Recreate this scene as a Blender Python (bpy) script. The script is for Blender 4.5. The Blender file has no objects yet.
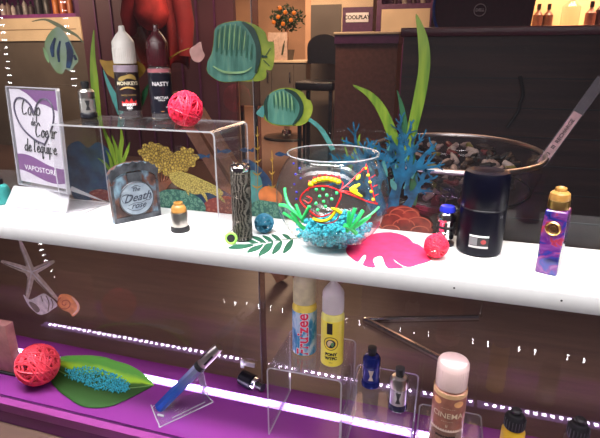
import bpy, math, random
from mathutils import Vector, Matrix
from mathutils.geometry import tessellate_polygon
R = math.radians
S = 0.001                      # everything below is written in millimetres
sc = bpy.context.scene
COL = sc.collection
random.seed(7)
PI = math.pi

# ------------------------------------------------------------------ camera calibration
F = 490.; YAW = R(16.8); PIT = R(18.5); CAMZ = 270.
FW = Vector((-math.sin(YAW)*math.cos(PIT), math.cos(YAW)*math.cos(PIT), -math.sin(PIT)))
RT = Vector((math.cos(YAW), math.sin(YAW), 0)); UP = RT.cross(FW); CAM = Vector((0, 0, CAMZ))
def ray(u, v): return FW + RT*((u-300)/F) - UP*((v-219)/F)
def ony(u, v, y): d = ray(u, v); return CAM + d*(y/d.y)
def onz(u, v, z): d = ray(u, v); return CAM + d*((z-CAMZ)/d.z)
PANE = 768.
def pn(u, v): p = ony(u, v, PANE); return (p.x, p.z)

# ------------------------------------------------------------------ materials
def nodes(name):
    m = bpy.data.materials.new(name); m.use_nodes = True
    nt = m.node_tree; b = nt.nodes['Principled BSDF']
    return m, nt, b
def mat(name, col, rough=.5, metal=0., emit=None, es=0., trans=0., alpha=1., coat=0., sheen=0, vary=.08, scale=60):
    m, nt, b = nodes(name)
    b.inputs['Roughness'].default_value = rough
    b.inputs['Metallic'].default_value = metal
    b.inputs['Coat Weight'].default_value = coat
    b.inputs['Transmission Weight'].default_value = trans
    c = (*col, 1)
    if vary:
        no = nt.nodes.new('ShaderNodeTexNoise'); no.inputs['Scale'].default_value = scale
        tc = nt.nodes.new('ShaderNodeTexCoord'); nt.links.new(tc.outputs['Object'], no.inputs['Vector'])
        r = nt.nodes.new('ShaderNodeValToRGB')
        r.color_ramp.elements[0].color = tuple(x*(1-vary*2) for x in col)+(1,)
        r.color_ramp.elements[1].color = tuple(min(1, x*(1+vary*2)) for x in col)+(1,)
        r.color_ramp.elements[0].position = .3; r.color_ramp.elements[1].position = .7
        nt.links.new(no.outputs['Fac'], r.inputs['Fac']); nt.links.new(r.outputs['Color'], b.inputs['Base Color'])
    else: b.inputs['Base Color'].default_value = c
    if emit:
        b.inputs['Emission Color'].default_value = (*emit, 1); b.inputs['Emission Strength'].default_value = es
    return m
def ramp_mat(name, kind, stops, scale, rough=.5, stretch=(1, 1, 1), metal=0., detail=3., dist=0., bump=0., coat=0., axis=None):
    m, nt, b = nodes(name); b.inputs['Roughness'].default_value = rough; b.inputs['Metallic'].default_value = metal
    b.inputs['Coat Weight'].default_value = coat
    tc = nt.nodes.new('ShaderNodeTexCoord'); mp = nt.nodes.new('ShaderNodeMapping'); mp.inputs['Scale'].default_value = stretch
    nt.links.new(tc.outputs['Object'], mp.inputs['Vector'])
    if kind == 'noise':
        t = nt.nodes.new('ShaderNodeTexNoise'); t.inputs['Detail'].default_value = detail; t.inputs['Distortion'].default_value = dist
        t.inputs['Scale'].default_value = scale; out = t.outputs['Fac']
    elif kind == 'wave':
        t = nt.nodes.new('ShaderNodeTexWave'); t.inputs['Scale'].default_value = scale; t.inputs['Distortion'].default_value = dist
        t.inputs['Detail'].default_value = detail; out = t.outputs['Fac']
        if axis: t.bands_direction = axis
    elif kind == 'edge':
        t = nt.nodes.new('ShaderNodeTexVoronoi'); t.feature = 'DISTANCE_TO_EDGE'; t.inputs['Scale'].default_value = scale; out = t.outputs['Distance']
    elif kind == 'cell':
        t = nt.nodes.new('ShaderNodeTexVoronoi'); t.inputs['Scale'].default_value = scale; out = t.outputs['Distance']
    elif kind == 'z':
        t = nt.nodes.new('ShaderNodeSeparateXYZ'); out = t.outputs['Z']
    nt.links.new(mp.outputs['Vector'], t.inputs['Vector'] if kind != 'z' else t.inputs[0])
    r = nt.nodes.new('ShaderNodeValToRGB'); cr = r.color_ramp
    while len(cr.elements) < len(stops): cr.elements.new(.5)
    for e, (p, c) in zip(cr.elements, stops): e.position = p; e.color = (*c, 1)
    nt.links.new(out, r.inputs['Fac']); nt.links.new(r.outputs['Color'], b.inputs['Base Color'])
    if bump:
        bp = nt.nodes.new('ShaderNodeBump'); bp.inputs['Strength'].default_value = bump; bp.inputs['Distance'].default_value = .0006
        nt.links.new(out, bp.inputs['Height']); nt.links.new(bp.outputs['Normal'], b.inputs['Normal'])
    return m
def clear(name, tint=(1, 1, 1), f0=.04, rough=0., haze=0., gain=.96, single=False):
    # clear sheet: transparent with a Fresnel-weighted mirror reflection
    m, nt, b = nodes(name); nt.nodes.remove(b); out = nt.nodes['Material Output']
    N, L = nt.nodes.new, nt.links.new
    g = N('ShaderNodeNewGeometry'); d = N('ShaderNodeVectorMath'); d.operation = 'DOT_PRODUCT'
    L(g.outputs['Normal'], d.inputs[0]); L(g.outputs['Incoming'], d.inputs[1])
    a = N('ShaderNodeMath'); a.operation = 'ABSOLUTE'; L(d.outputs['Value'], a.inputs[0])
    s = N('ShaderNodeMath'); s.operation = 'SUBTRACT'; s.inputs[0].default_value = 1; L(a.outputs[0], s.inputs[1])
    p = N('ShaderNodeMath'); p.operation = 'POWER'; p.inputs[1].default_value = 5; L(s.outputs[0], p.inputs[0])
    q = N('ShaderNodeMath'); q.operation = 'MULTIPLY_ADD'; q.inputs[1].default_value = gain; q.inputs[2].default_value = f0; L(p.outputs[0], q.inputs[0])
    if single:
        fb_ = N('ShaderNodeMath'); fb_.operation = 'SUBTRACT'; fb_.inputs[0].default_value = 1; L(g.outputs['Backfacing'], fb_.inputs[1])
        q2 = N('ShaderNodeMath'); q2.operation = 'MULTIPLY'; L(q.outputs[0], q2.inputs[0]); L(fb_.outputs[0], q2.inputs[1]); q = q2
    t = N('ShaderNodeBsdfTransparent'); t.inputs['Color'].default_value = (*tint, 1)
    gl = N('ShaderNodeBsdfGlossy'); gl.inputs['Roughness'].default_value = rough
    base = t.outputs[0]
    if haze:
        df = N('ShaderNodeBsdfPrincipled'); df.inputs['Base Color'].default_value = (.9, .9, .95, 1); df.inputs['Roughness'].default_value = .35
        mh = N('ShaderNodeMixShader'); mh.inputs[0].default_value = haze; L(t.outputs[0], mh.inputs[1]); L(df.outputs[0], mh.inputs[2]); base = mh.outputs[0]
    mx = N('ShaderNodeMixShader'); L(q.outputs[0], mx.inputs[0]); L(base, mx.inputs[1]); L(gl.outputs[0], mx.inputs[2])
    L(mx.outputs[0], out.inputs['Surface'])
    return m
M = {}
M['white'] = mat('white_lacquer', (.86, .86, .86), .25, vary=.01)
M['purple'] = mat('purple_lacquer', (.20, .032, .215), .14, vary=.03, scale=4)
M['purple_front'] = mat('purple_front', (.27, .05, .24), .3, vary=.03)
M['purple_dark'] = mat('plum_panel', (.10, .025, .09), .4)
M['glass'] = clear('window_glass', (.95, .94, .95), .055, 0., .003, single=True)
M['bowl_glass'] = clear('bowl_glass', (.96, .975, .975), .055, .08, .015)
M['bowl_base'] = clear('thick_glass', (.75, .8, .82), .1, .05, .12)
M['rim_glass'] = clear('rim_glass', (.75, .78, .78), .12, .05, .3)
M['acrylic'] = clear('acrylic', (.965, .965, .975), .04, .02, .02)
M['acrylic_edge'] = clear('acrylic_edge', (.8, .78, .85), .12, .1, .4)
M['clear_vial'] = clear('clear_vial', (.9, .9, .88), .06, .02, .06)
M['black'] = mat('black_plastic', (.008, .008, .012), .3)
M['black_gloss'] = mat('black_gloss', (.002, .002, .007), .35); M['black_gloss'].node_tree.nodes['Principled BSDF'].inputs['Specular IOR Level'].default_value = .18
M['rubber'] = mat('black_rubber', (.012, .012, .014), .55)
M['chrome'] = mat('chrome', (.75, .73, .7), .12, 1., vary=0)
M['steel'] = mat('brushed_steel', (.62, .58, .53), .3, 1., vary=.05)
M['gold'] = mat('gold_brass', (.75, .47, .16), .3, 1., vary=.05)
M['amber'] = mat('amber_resin', (.40, .20, .05), .3, vary=.15)
M['red_wicker'] = mat('red_wicker', (.85, .02, .07), .5)
M['coral_wicker'] = mat('coral_wicker', (.90, .06, .10), .5)
M['blue_wicker'] = mat('teal_wicker', (.01, .13, .22), .5)
M['pink_paper'] = mat('pink_paper', (.80, .03, .13), .8)
M['green_paper'] = mat('dark_green_paper', (.008, .085, .045), .8)
M['turq'] = mat('turquoise_grain', (.04, .42, .52), .4, vary=.3, scale=400)
M['lime'] = mat('lime_silicone', (.35, .85, .12), .4)
M['blue_plastic'] = mat('blue_plastic', (.02, .03, .45), .2)
M['navy'] = mat('navy_metal', (.01, .02, .16), .25, .4)
M['paint_red'] = mat('red_glass_paint', (.75, .015, .02), .35)
M['paint_yellow'] = mat('yellow_glass_paint', (.95, .82, .02), .35)
M['paint_green'] = mat('green_glass_paint', (.05, .80, .20), .35)
M['paint_blue'] = mat('blue_glass_paint', (.03, .03, .45), .35)
M['wood_floor'] = ramp_mat('wood_floor', 'noise', [(.2, (.105, .062, .05)), (.5, (.135, .08, .064)), (.8, (.17, .10, .078))], 6, .35, (1, 9, 1), detail=5)
M['wall_dark'] = mat('plum_wall', (.09, .045, .06), .6, scale=3)
M['wall_warm'] = mat('warm_wall', (.55, .33, .2), .6, scale=3)
M['ceiling'] = mat('ceiling_paint', (.3, .25, .22), .8, scale=3)
M['counter'] = ramp_mat('dark_counter', 'noise', [(.2, (.012, .005, .005)), (.5, (.03, .012, .010)), (.8, (.06, .024, .018))], 5, .45, (.6, 1, 9), detail=4)
M['counter_top'] = mat('maroon_counter_top', (.10, .015, .03), .2, scale=10)
M['cream'] = mat('cream_laminate', (.72, .58, .38), .5, scale=5)
M['grey_cab'] = mat('grey_cabinet', (.13, .11, .09), .4, scale=5)
M['frost'] = mat('frosted_cap', (.66, .62, .58), .35, vary=.02, trans=.15)
M['peach_frost'] = mat('peach_frosted_cap', (.70, .52, .48), .35, vary=.02, trans=.1)
M['mauve_label'] = mat('white_print', (.9, .9, .9), .5, vary=0)
M['ink'] = mat('black_ink', (.01, .01, .012), .5, vary=0)
M['dusty_pink'] = mat('dusty_pink_card', (.42, .19, .17), .6)
M['red_cloth'] = ramp_mat('red_cloth', 'noise', [(.3, (.14, .008, .012)), (.7, (.34, .022, .028))], 5, .8)
M['pale_wood'] = mat('pale_wood', (.42, .20, .11), .5)
def emis(name, col, s):
    m, nt, b = nodes(name); b.inputs['Base Color'].default_value = (*col, 1)
    b.inputs['Emission Color'].default_value = (*col, 1); b.inputs['Emission Strength'].default_value = s
    return m
M['led'] = emis('led_chip', (.93, .82, 1.), 48)
M['led_front'] = emis('led_chip_front', (.95, .92, 1.), 75)
M['tape'] = emis('led_glow_tape', (.66, .36, 1.), 1.5)  # tape glow stands in for the violet halo around the chips
M['bulb'] = emis('warm_bulb', (1., .6, .3), 25)

# ------------------------------------------------------------------ geometry helpers (all return (verts, faces))
def join(*parts):
    V, Fc = [], []
    for v, f in parts:
        o = len(V); V += [Vector(p) for p in v]; Fc += [tuple(i+o for i in q) for q in f]
    return V, Fc
def box(x0, x1, y0, y1, z0, z1, bev=0.):
    if bev <= 0:
        v = [(x, y, z) for x in (x0, x1) for y in (y0, y1) for z in (z0, z1)]
        return v, [(0, 1, 3, 2), (4, 6, 7, 5), (0, 4, 5, 1), (2, 3, 7, 6), (0, 2, 6, 4), (1, 5, 7, 3)]
    import bmesh
    bm = bmesh.new(); bmesh.ops.create_cube(bm, size=1)
    for w in bm.verts: w.co = Vector(((x0+x1)/2+w.co.x*(x1-x0), (y0+y1)/2+w.co.y*(y1-y0), (z0+z1)/2+w.co.z*(z1-z0)))
    bmesh.ops.bevel(bm, geom=bm.edges[:], offset=bev, segments=3, affect='EDGES', profile=.5)
    bm.verts.index_update()
    r = [w.co.copy() for w in bm.verts], [tuple(w.index for w in q.verts) for q in bm.faces]
    bm.free(); return r
def lathe(prof, n=40, c=(0, 0, 0), cap=True, sx=1., sy=1.):
    v, f = [], []
    for r, z in prof:
        for k in range(n):
            a = 2*PI*k/n; v.append((c[0]+r*sx*math.cos(a), c[1]+r*sy*math.sin(a), c[2]+z))
    for i in range(len(prof)-1):
        for k in range(n): k2 = (k+1) % n; f.append((i*n+k, i*n+k2, (i+1)*n+k2, (i+1)*n+k))
    if cap: f.append(tuple(range(n))[::-1]); f.append(tuple((len(prof)-1)*n+k for k in range(n)))
    return v, f
def cyl(r, z0, z1, n=40, c=(0, 0, 0), b=.6):
    return lathe([(r-b, z0), (r, z0+b), (r, z1-b), (r-b, z1)], n, c)
def tube(pts, r, n=8, closed=False):
    P = [Vector(p) for p in pts]; m = len(P); v, f = [], []
    prev = None
    for i in range(m):
        a = P[(i-1) % m] if (closed or i) else P[0]; b = P[(i+1) % m] if (closed or i < m-1) else P[-1]
        t = (b-a); t = t.normalized() if t.length > 1e-9 else Vector((0, 0, 1))
        if prev is None: u = t.orthogonal().normalized()
        else:
            u = prev - t*prev.dot(t); u = u.normalized() if u.length > 1e-6 else t.orthogonal().normalized()
        prev = u; w = t.cross(u); rr = r[i] if isinstance(r, (list, tuple)) else r
        for k in range(n): q = 2*PI*k/n; v.append(P[i]+(u*math.cos(q)+w*math.sin(q))*rr)
    for i in range(m if closed else m-1):
        j = (i+1) % m
        for k in range(n): k2 = (k+1) % n; f.append((i*n+k, i*n+k2, j*n+k2, j*n+k))
    if not closed: f.append(tuple(range(n))[::-1]); f.append(tuple((m-1)*n+k for k in range(n)))
    return v, f
def smooth(pts, k=4, closed=False):
    P = [Vector(p) for p in pts]; n = len(P); out = []
    rng = range(n if closed else n-1)
    for i in rng:
        g = (lambda j: P[j % n]) if closed else (lambda j: P[max(0, min(n-1, j))])
        p0, p1, p2, p3 = g(i-1), g(i), g(i+1), g(i+2)
        for s in range(k):
            t = s/k
            out.append(.5*((2*p1)+(-p0+p2)*t+(2*p0-5*p1+4*p2-p3)*t*t+(-p0+3*p1-3*p2+p3)*t**3))
    if not closed: out.append(P[-1])
    return out
def slab(poly, f2, f1):
    """poly: 2D outline; f2, f1: maps (x, y) -> front / back 3D point"""
    n = len(poly); tri = tessellate_polygon([[Vector((p[0], p[1], 0)) for p in poly]])
    v = [f2(*p[:2]) for p in poly]+[f1(*p[:2]) for p in poly]
    f = [tuple(t) for t in tri]+[tuple(i+n for i in t)[::-1] for t in tri]
    f += [(i, (i+1) % n, n+(i+1) % n, n+i) for i in range(n)]
    return v, f
def ball(c, r, seg=10, ring=6, sq=1.):
    prof = [(max(.001, r*math.sin(PI*i/ring)), -r*sq*math.cos(PI*i/ring)) for i in range(ring+1)]
    return lathe(prof, seg, c, cap=False)
def build(name, vf, m, parent=None, smooth_=True, loc=None, origin=None, idx=None):
    v, f = vf; me = bpy.data.meshes.new(name)
    o0 = Vector(origin) if origin is not None else Vector((0, 0, 0))
    me.from_pydata([tuple((Vector(p)-o0)*S) for p in v], [], f); me.update()
    import bmesh
    bm = bmesh.new(); bm.from_mesh(me); bmesh.ops.recalc_face_normals(bm, faces=bm.faces); bm.to_mesh(me); bm.free()
    ms = m if isinstance(m, (list, tuple)) else [m]
    for q in ms: me.materials.append(q)
    if idx: me.polygons.foreach_set('material_index', idx)
    if smooth_:
        me.polygons.foreach_set('use_smooth', [True]*len(me.polygons))
        try: me.set_sharp_from_angle(angle=R(35))
        except Exception: pass
    o = bpy.data.objects.new(name, me); COL.objects.link(o)
    if parent: o.parent = parent
    if loc is not None: o.location = Vector(loc)*S
    elif origin is not None: o.location = o0*S
    return o
def tag(o, label, cat, group=None, kind=None):
    if label: o['label'] = label
    if cat: o['category'] = cat
    if group: o['group'] = group
    if kind: o['kind'] = kind
    return o
def thing(name, label, cat, loc=(0, 0, 0), rz=0, group=None):
    o = bpy.data.objects.new(name, None); COL.objects.link(o); o.location = Vector(loc)*S; o.rotation_euler = (0, 0, R(rz))
    o.empty_display_size = .01
    return tag(o, label, cat, group)
def struct(name, vf, m, label=None):
    o = build(name, vf, m, smooth_=False); o['kind'] = 'structure'
    if label: o['label'] = label
    return o
def refine(V, Fc, mx):
    T = []
    for f in Fc:
        for k in range(1, len(f)-1): T.append((V[f[0]], V[f[k]], V[f[k+1]]))
    out = []
    while T:
        a, b, c = T.pop(); L = [(a, b, c), (b, c, a), (c, a, b)]; p, q, r = max(L, key=lambda t: abs(t[0][0]-t[1][0]))
        if abs(p[0]-q[0]) > mx and len(out) < 4000:
            m = ((p[0]+q[0])/2, (p[1]+q[1])/2); T += [(p, m, r), (m, q, r)]
        else: out.append((a, b, c))
    vs = [tuple(x) for t in out for x in t]
    return vs, [(3*i, 3*i+1, 3*i+2) for i in range(len(out))]
def text_vf(body, size, fn, shear=0., bold=0., align='CENTER', sx=1.):
    cu = bpy.data.curves.new('t', 'FONT'); cu.body = body; cu.size = size; cu.shear = shear; cu.offset = bold
    cu.align_x = align; cu.align_y = 'CENTER'; cu.resolution_u = 3
    o = bpy.data.objects.new('t', cu); COL.objects.link(o)
    dg = bpy.context.evaluated_depsgraph_get(); me = bpy.data.meshes.new_from_object(o.evaluated_get(dg))
    v2, f = refine([(p.co.x*sx, p.co.y) for p in me.vertices], [tuple(p.vertices) for p in me.polygons], size*.25); v = [fn(a, b) for a, b in v2]
    bpy.data.objects.remove(o); bpy.data.curves.remove(cu); bpy.data.meshes.remove(me)
    return v, f
def ribbon2(pts, w):
    """2D stroke -> outline quads, w list or number"""
    P = [Vector((p[0], p[1])) for p in pts]; L, Rr = [], []
    for i, p in enumerate(P):
        t = (P[min(i+1, len(P)-1)]-P[max(i-1, 0)]); t = t.normalized() if t.length > 1e-9 else Vector((1, 0))
        n = Vector((-t.y, t.x)); ww = w[i] if isinstance(w, list) else w
        L.append(p+n*ww/2); Rr.append(p-n*ww/2)
    return L+Rr[::-1]

# ------------------------------------------------------------------ camera, world, view
cam = bpy.data.cameras.new('camera'); cam.sensor_width = 36; cam.lens = F/600*36; cam.clip_start = .01
co = bpy.data.objects.new('camera', cam); COL.objects.link(co); co.location = CAM*S
co.rotation_euler = (PI/2-PIT, 0, YAW); sc.camera = co
w = bpy.data.worlds.new('world'); sc.world = w; w.use_nodes = True
w.node_tree.nodes['Background'].inputs['Color'].default_value = (.62, .5, .62, 1); w.node_tree.nodes['Background'].inputs['Strength'].default_value = .09
sc.view_settings.view_transform = 'Standard'; sc.view_settings.look = 'None'; sc.view_settings.gamma = 1
sc.view_settings.exposure = 0.0; sc.view_settings.use_curve_mapping = False
sc.cycles.transparent_max_bounces = 24; sc.cycles.max_bounces = 8; sc.cycles.caustics_reflective = False; sc.cycles.caustics_refractive = False
def area(name, loc, rot, sx, sy, e, col, spread=180):
    l = bpy.data.lights.new(name, 'AREA'); l.shape = 'RECTANGLE'; l.size = sx*S; l.size_y = sy*S; l.energy = e; l.color = col; l.spread = R(spread)
    o = bpy.data.objects.new(name, l); COL.objects.link(o); o.location = Vector(loc)*S; o.rotation_euler = [R(a) for a in rot]; return o
area('display_case_lamp', (-250, 545, 480), (7, 0, 0), 1700, 60, 5.2, (1., .97, .95), 75)
area('display_case_soft_lamp', (-250, 480, 640), (20, 0, 0), 1500, 120, 2.2, (1., .95, .92))
area('front_fill_lamp', (-250, 390, 440), (42, 0, 0), 1700, 60, 2.6, (1., .97, .97), 100)  # added fill that lightens the front face of the shelf
area('display_case_low_lamp', (-250, 575, -40), (0, 0, 0), 1500, 40, 1.1, (.97, .85, 1.))
area('shop_ceiling_lamp', (-1500, 4400, 1500), (0, 0, 0), 2600, 1600, 115, (1., .66, .42))
area('shop_centre_fill', (-900, 2150, 900), (50, 0, 0), 900, 200, 8, (1., .66, .42), 120)  # added fill that brightens the middle of the shop background
area('shop_left_fill', (-2700, 2150, 900), (50, 0, 0), 900, 200, 8, (1., .72, .5), 120)  # added fill that brightens the cream drawer at upper left
area('shop_counter_lamp', (200, 2500, 1300), (0, 0, 0), 1600, 400, 6, (1., .55, .35))
area('shop_front_ceiling_lamp', (-500, 1250, 1500), (-15, 0, 0), 1500, 900, 4, (1., .8, .72))

# ------------------------------------------------------------------ setting
FLZ = -400.
struct('floor', box(-5200, 3200, 430, 6400, FLZ-20, FLZ), M['wood_floor'], 'brown wooden floor of the shop')
struct('ceiling', box(-5200, 3200, 800, 6400, 1600, 1620), M['ceiling'])
struct('wall_back', box(-5200, 3200, 6400, 6450, FLZ, 1600), M['wall_warm'])
struct('wall_left', box(-5250, -5200, 800, 6400, FLZ, 1600), M['wall_dark'])
struct('wall_right', box(3200, 3250, 800, 6400, FLZ, 1600), M['wall_dark'])
struct('window_1', box(-1700, -311, PANE, PANE+4, FLZ, 1000), M['glass'], 'clear back pane of the display, left of the joint')
struct('window_2', box(-301, 1200, PANE, PANE+4, FLZ, 1000), M['glass'], 'clear back pane of the display, right of the joint')
struct('trim_1', box(-311, -301, PANE, PANE+4, FLZ, 1000), clear('joint_profile', (.6, .5, .5), .03, .2, .01), 'dark vertical joint between the two panes')
struct('trim_2', box(-312.2, -311, PANE-.6, PANE+4, FLZ, 1000), clear('joint_edge', (.5, .45, .5), .05, .3, .15))

# shelf
t = thing('shelf', 'long glossy white shelf crossing the window, carrying the fishbowl', 'shelf', (-250, 680, -25))
build('board', box(-1350, 1350, -82, 84, 0, 25, 1.2), M['white'], t)
b_ = []
for dx, dz in ((243, 15), (363, 18)):
    b_.append(lathe([(1.3, 0), (1.3, .5)], 12, (0, 0, 0)))
v = []
for k, (dx, dz) in enumerate(((275, 13), (399, 14))):
    o = build('screw_hole', ([(x+dx, -82.2+z*.1, y+dz) for x, y, z in b_[k][0]], b_[k][1]), M['black'], t); 

# purple platform
t = thing('display_platform', 'magenta purple lacquered platform under the shelf with a dark front seam', 'platform', (-250, 680, FLZ))
build('deck', box(-1350, 1350, -91, 85, 15, 50, 0), M['purple'], t)
build('front_seam', box(-1350, 1350, -95, -91, 36, 48.5), mat('dark_seam', (.06, .01, .07), .3), t)
build('front_ledge', box(-1350, 1350, -110, -95, 30, 48), M['purple_front'], t)
build('fascia', box(-1350, 1350, -107, -95, 0, 30), M['purple'], t)
DZ = FLZ+50

# LED strips
t = thing('led_strip', 'bright white violet light strip running along the purple platform', 'light strip', (-300, 712, DZ))
segs = [(-900, -253), (-247, -126.5), (-117, -12.5), (-6.5, 92), (98, 420)]
build('tape', join(*[box(a+300, b+300, -10, 10, .1, 1.6) for a, b in segs]), M['tape'], t)
x = -880; nled = 0
chip = None
while x < 410 and nled < 98:
    if not any(abs(x-q) < 7 for q in (-250, -123.5, -118.5, -9.5, 95)):
        if chip is None: chip = build('led', box(-3, 3, -2.6, 2.6, 1.6, 4.4), M['led'], t, loc=(x+300, 0, 0))
        else:
            c = chip.copy(); COL.objects.link(c); c.parent = t; c.location = (S*(x+300), 0, 0)
    nled += 1; x += 14
def frame_strip(label, pts, n3=5.2, pitch=18):
    P = smooth(pts, 10); t = thing('led_strip', label, 'light strip', P[0])
    L = [0]
    for a, b in zip(P, P[1:]): L.append(L[-1]+(b-a).length)
    build('tape', tube([p+Vector((0, -2.2, 0)) for p in P], 1.2, 6), M['black'], t, origin=None).location = -P[0]*S
    s = 5.; parts = []
    def at(s):
        for i in range(len(L)-1):
            if L[i+1] >= s: return P[i].lerp(P[i+1], (s-L[i])/(L[i+1]-L[i])), (P[i+1]-P[i]).normalized()
        return P[-1], (P[-1]-P[-2]).normalized()
    k = 0
    while s < L[-1] and k < 100:
        p, d = at(s); nn = d.cross(Vector((0, 1, 0)))
        ps = []
        for j in (-1, 0, 1):
            c = p+nn*j*n3 - P[0]; ps.append(box(c.x-1.2, c.x+1.2, c.y-.6, c.y+.6, c.z-1.3, c.z+1.3))
        build('led', join(*ps), M['led_front'], t, smooth_=False)
        s += pitch; k += 1
YS = 450.
def mir(u, v): p = ony(u, v, 2*PANE-YS); return (p.x, YS, p.z)
frame_strip('dotted light strip up the outer side of the window frame, beyond the left edge', [mir(0, 8), mir(10, 80), mir(22, 155), mir(33, 215), mir(40, 245), mir(49, 267), mir(62, 280), mir(93, 287)])
frame_strip('dotted light strip up the inner side of the window frame, beyond the left edge', [mir(62, -8), mir(75, 86), mir(84, 145), mir(92, 200)])
frame_strip('dotted light strip along the lower window frame, below the picture', [mir(222, 301), mir(300, 313), mir(400, 329), mir(600, 363)], pitch=34)

# ------------------------------------------------------------------ decals on the pane (printed vinyl, 0.4 mm)
LAY = [0]
def decal_vf(poly, layer=0, px=True):
    y = PANE-.5-layer*.9
    P = [pn(*p[:2]) if px else p for p in poly]
    return slab(P, lambda a, b: (a, y, b), lambda a, b: (a, y+.05, b))
def center(poly): 
    q = [pn(*p[:2]) for p in poly]; return Vector((sum(a for a, _ in q)/len(q), PANE, min(b for _, b in q)))
def stk(name, col, **k): return mat('sticker_'+name, col, .45, vary=k.get('vary', .12), scale=k.get('scale', 40))
G = {}
G['teal'] = ramp_mat('sticker_teal', 'noise', [(.3, (.03, .11, .085)), (.55, (.06, .18, .14)), (.8, (.14, .25, .16))], 30, .45, (3, 1, .6))
G['dteal'] = stk('dark_teal', (.006, .03, .022))
G['lime'] = ramp_mat('sticker_lime', 'noise', [(.3, (.11, .17, .01)), (.7, (.26, .30, .035))], 40, .45)
G['line'] = stk('line_green', (.015, .085, .05))
G['lline'] = stk('light_line', (.17, .30, .14))
G['grass'] = ramp_mat('sticker_grass', 'noise', [(.3, (.05, .13, .008)), (.7, (.17, .25, .02))], 25, .45, (4, 1, .5))
G['dgrass'] = stk('dark_grass', (.015, .075, .03))
G['blue'] = ramp_mat('sticker_deep_blue', 'noise', [(.35, (.004, .010, .035)), (.6, (.010, .04, .10)), (.75, (.015, .09, .10))], 45, .5)
G['sblue'] = stk('blue_coral', (.004, .065, .13), vary=.3, scale=70)
G['lblue'] = stk('light_teal', (.05, .19, .18))
G['yel'] = ramp_mat('sticker_sponge', 'edge', [(.02, (.05, .025, .006)), (.14, (.26, .17, .025)), (.4, (.38, .27, .05))], 190, .5)
G['ygr'] = ramp_mat('sticker_yellow_coral', 'edge', [(.02, (.10, .07, .01)), (.14, (.33, .26, .06))], 240, .5)
G['bub'] = ramp_mat('sticker_bubbles', 'cell', [(.1, (.006, .035, .03)), (.35, (.09, .20, .14)), (.6, (.01, .07, .055))], 160, .5)
G['red'] = ramp_mat('sticker_red_bubbles', 'cell', [(.1, (.28, .08, .05)), (.5, (.14, .015, .01))], 150, .5)
G['orange'] = stk('orange', (.33, .09, .02), vary=.3)
G['brown'] = stk('brown', (.12, .035, .015), vary=.3)
G['rose'] = stk('rose', (.13, .02, .012), vary=.25, scale=50)
G['roseline'] = stk('rose_edge', (.28, .07, .04))
G['mustard'] = stk('mustard', (.25, .14, .02))
G['grey'] = stk('grey_blue', (.14, .22, .25))
G['sand'] = ramp_mat('sticker_sand', 'noise', [(.3, (.28, .22, .17)), (.7, (.46, .39, .31))], 90, .5)
G['sandd'] = stk('sand_dark', (.13, .10, .07))  # darker tone of the starfish and shell print
G['shell'] = stk('shell_white', (.45, .42, .38), scale=90)
G['orsh'] = stk('shell_orange', (.55, .22, .06), scale=90)
G['dorsh'] = stk('shell_brown', (.25, .07, .02))
def dthing(name, label, parts, cat='sticker', group=None):
    c = center(parts[0][1][0] if isinstance(parts[0][1][0], list) else parts[0][1])
    t = thing(name, label, cat, c, group=group)
    used = set()
    for i, p in enumerate(parts):
        pname, polys, m = p[:3]; lay = p[3] if len(p) > 3 else i
        if not isinstance(polys[0], list): polys = [polys]
        o = build(pname, join(*[decal_vf(q, lay+(j % 12)*.07) for j, q in enumerate(polys)]), m, t, smooth_=False)
        o.location = -c*S
    return t
def sm(poly, k=4): return [tuple(p[:2]) for p in smooth([Vector((a, b, 0)) for a, b in poly], k, True)]
def st(pts, w, k=5):
    P = smooth([Vector((a, b, 0)) for a, b in pts], k); n = len(P)
    if isinstance(w, (tuple, list)):
        W = []
        for i in range(n):
            s = i/(n-1)*(len(w)-1); j = min(int(s), len(w)-2); W.append(w[j]+(w[j+1]-w[j])*(s-j))
    else: W = w
    return [tuple(q) for q in ribbon2(P, W)]

# big angelfish
fb = [(234,21),(222,23.7),(215,29),(214,39),(212,52),(207.8,63),(206.9,70),(211,76),(222,82),(240.6,81.5),(259,81),(266,77.5),(266.5,70),(271.6,70),(274.4,60),(274.6,50),(273.5,42),(268,41),(265,32),(255,24.6),(242,21)]
dthing('fish_sticker', 'large green angelfish sticker at top centre, left of the pane joint', [
 ('body', sm([(234,21.5),(222,24),(215.5,29),(214.5,39),(212.5,52),(208,62),(207.5,70),(211,75.5),(222,81.5),(240,81),(252,79),(257,70),(258,55),(256,38),(250,27),(242,21.5)]), G['teal'], 1),
 ('fins', sm(fb), G['lime'], 0),
 ('band', st([(243,22),(252,30),(258,44),(259,58),(256,73)], (2, 6, 5, 5, 2)), G['dteal'], 2),
 ('stripe', [st([(x,y0),(x-1.3,y0+12),(x-2,y1)], (1., 2., 1.)) for x, y0, y1 in ((219,29,52),(224,26,54),(229,25,55),(234,25,56),(239,26,56),(244,29,56),(249,35,58),(253,44,60))], G['line'], 3),
 ('pale_stripe', [st([(x,y0),(x-1,y0+10),(x-2,y1)], (.6, 1.4, .6)) for x, y0, y1 in ((221.5,27,48),(226.5,25,50),(231.5,24,50),(236.5,24,50),(241.5,26,50),(246.5,31,50))]+[st([(214,66),(226,72),(244,72),(253,67)], (1, 2.5, 2, .6))], G['lline'], 4),  # pale stripes of the fish print
 ('fin_line', [st([(266,56),(271,48)], .8), st([(264,60),(270,66)], .8), st([(262,56),(268,57)], (3, 1))], G['dteal'], 2)])
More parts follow.
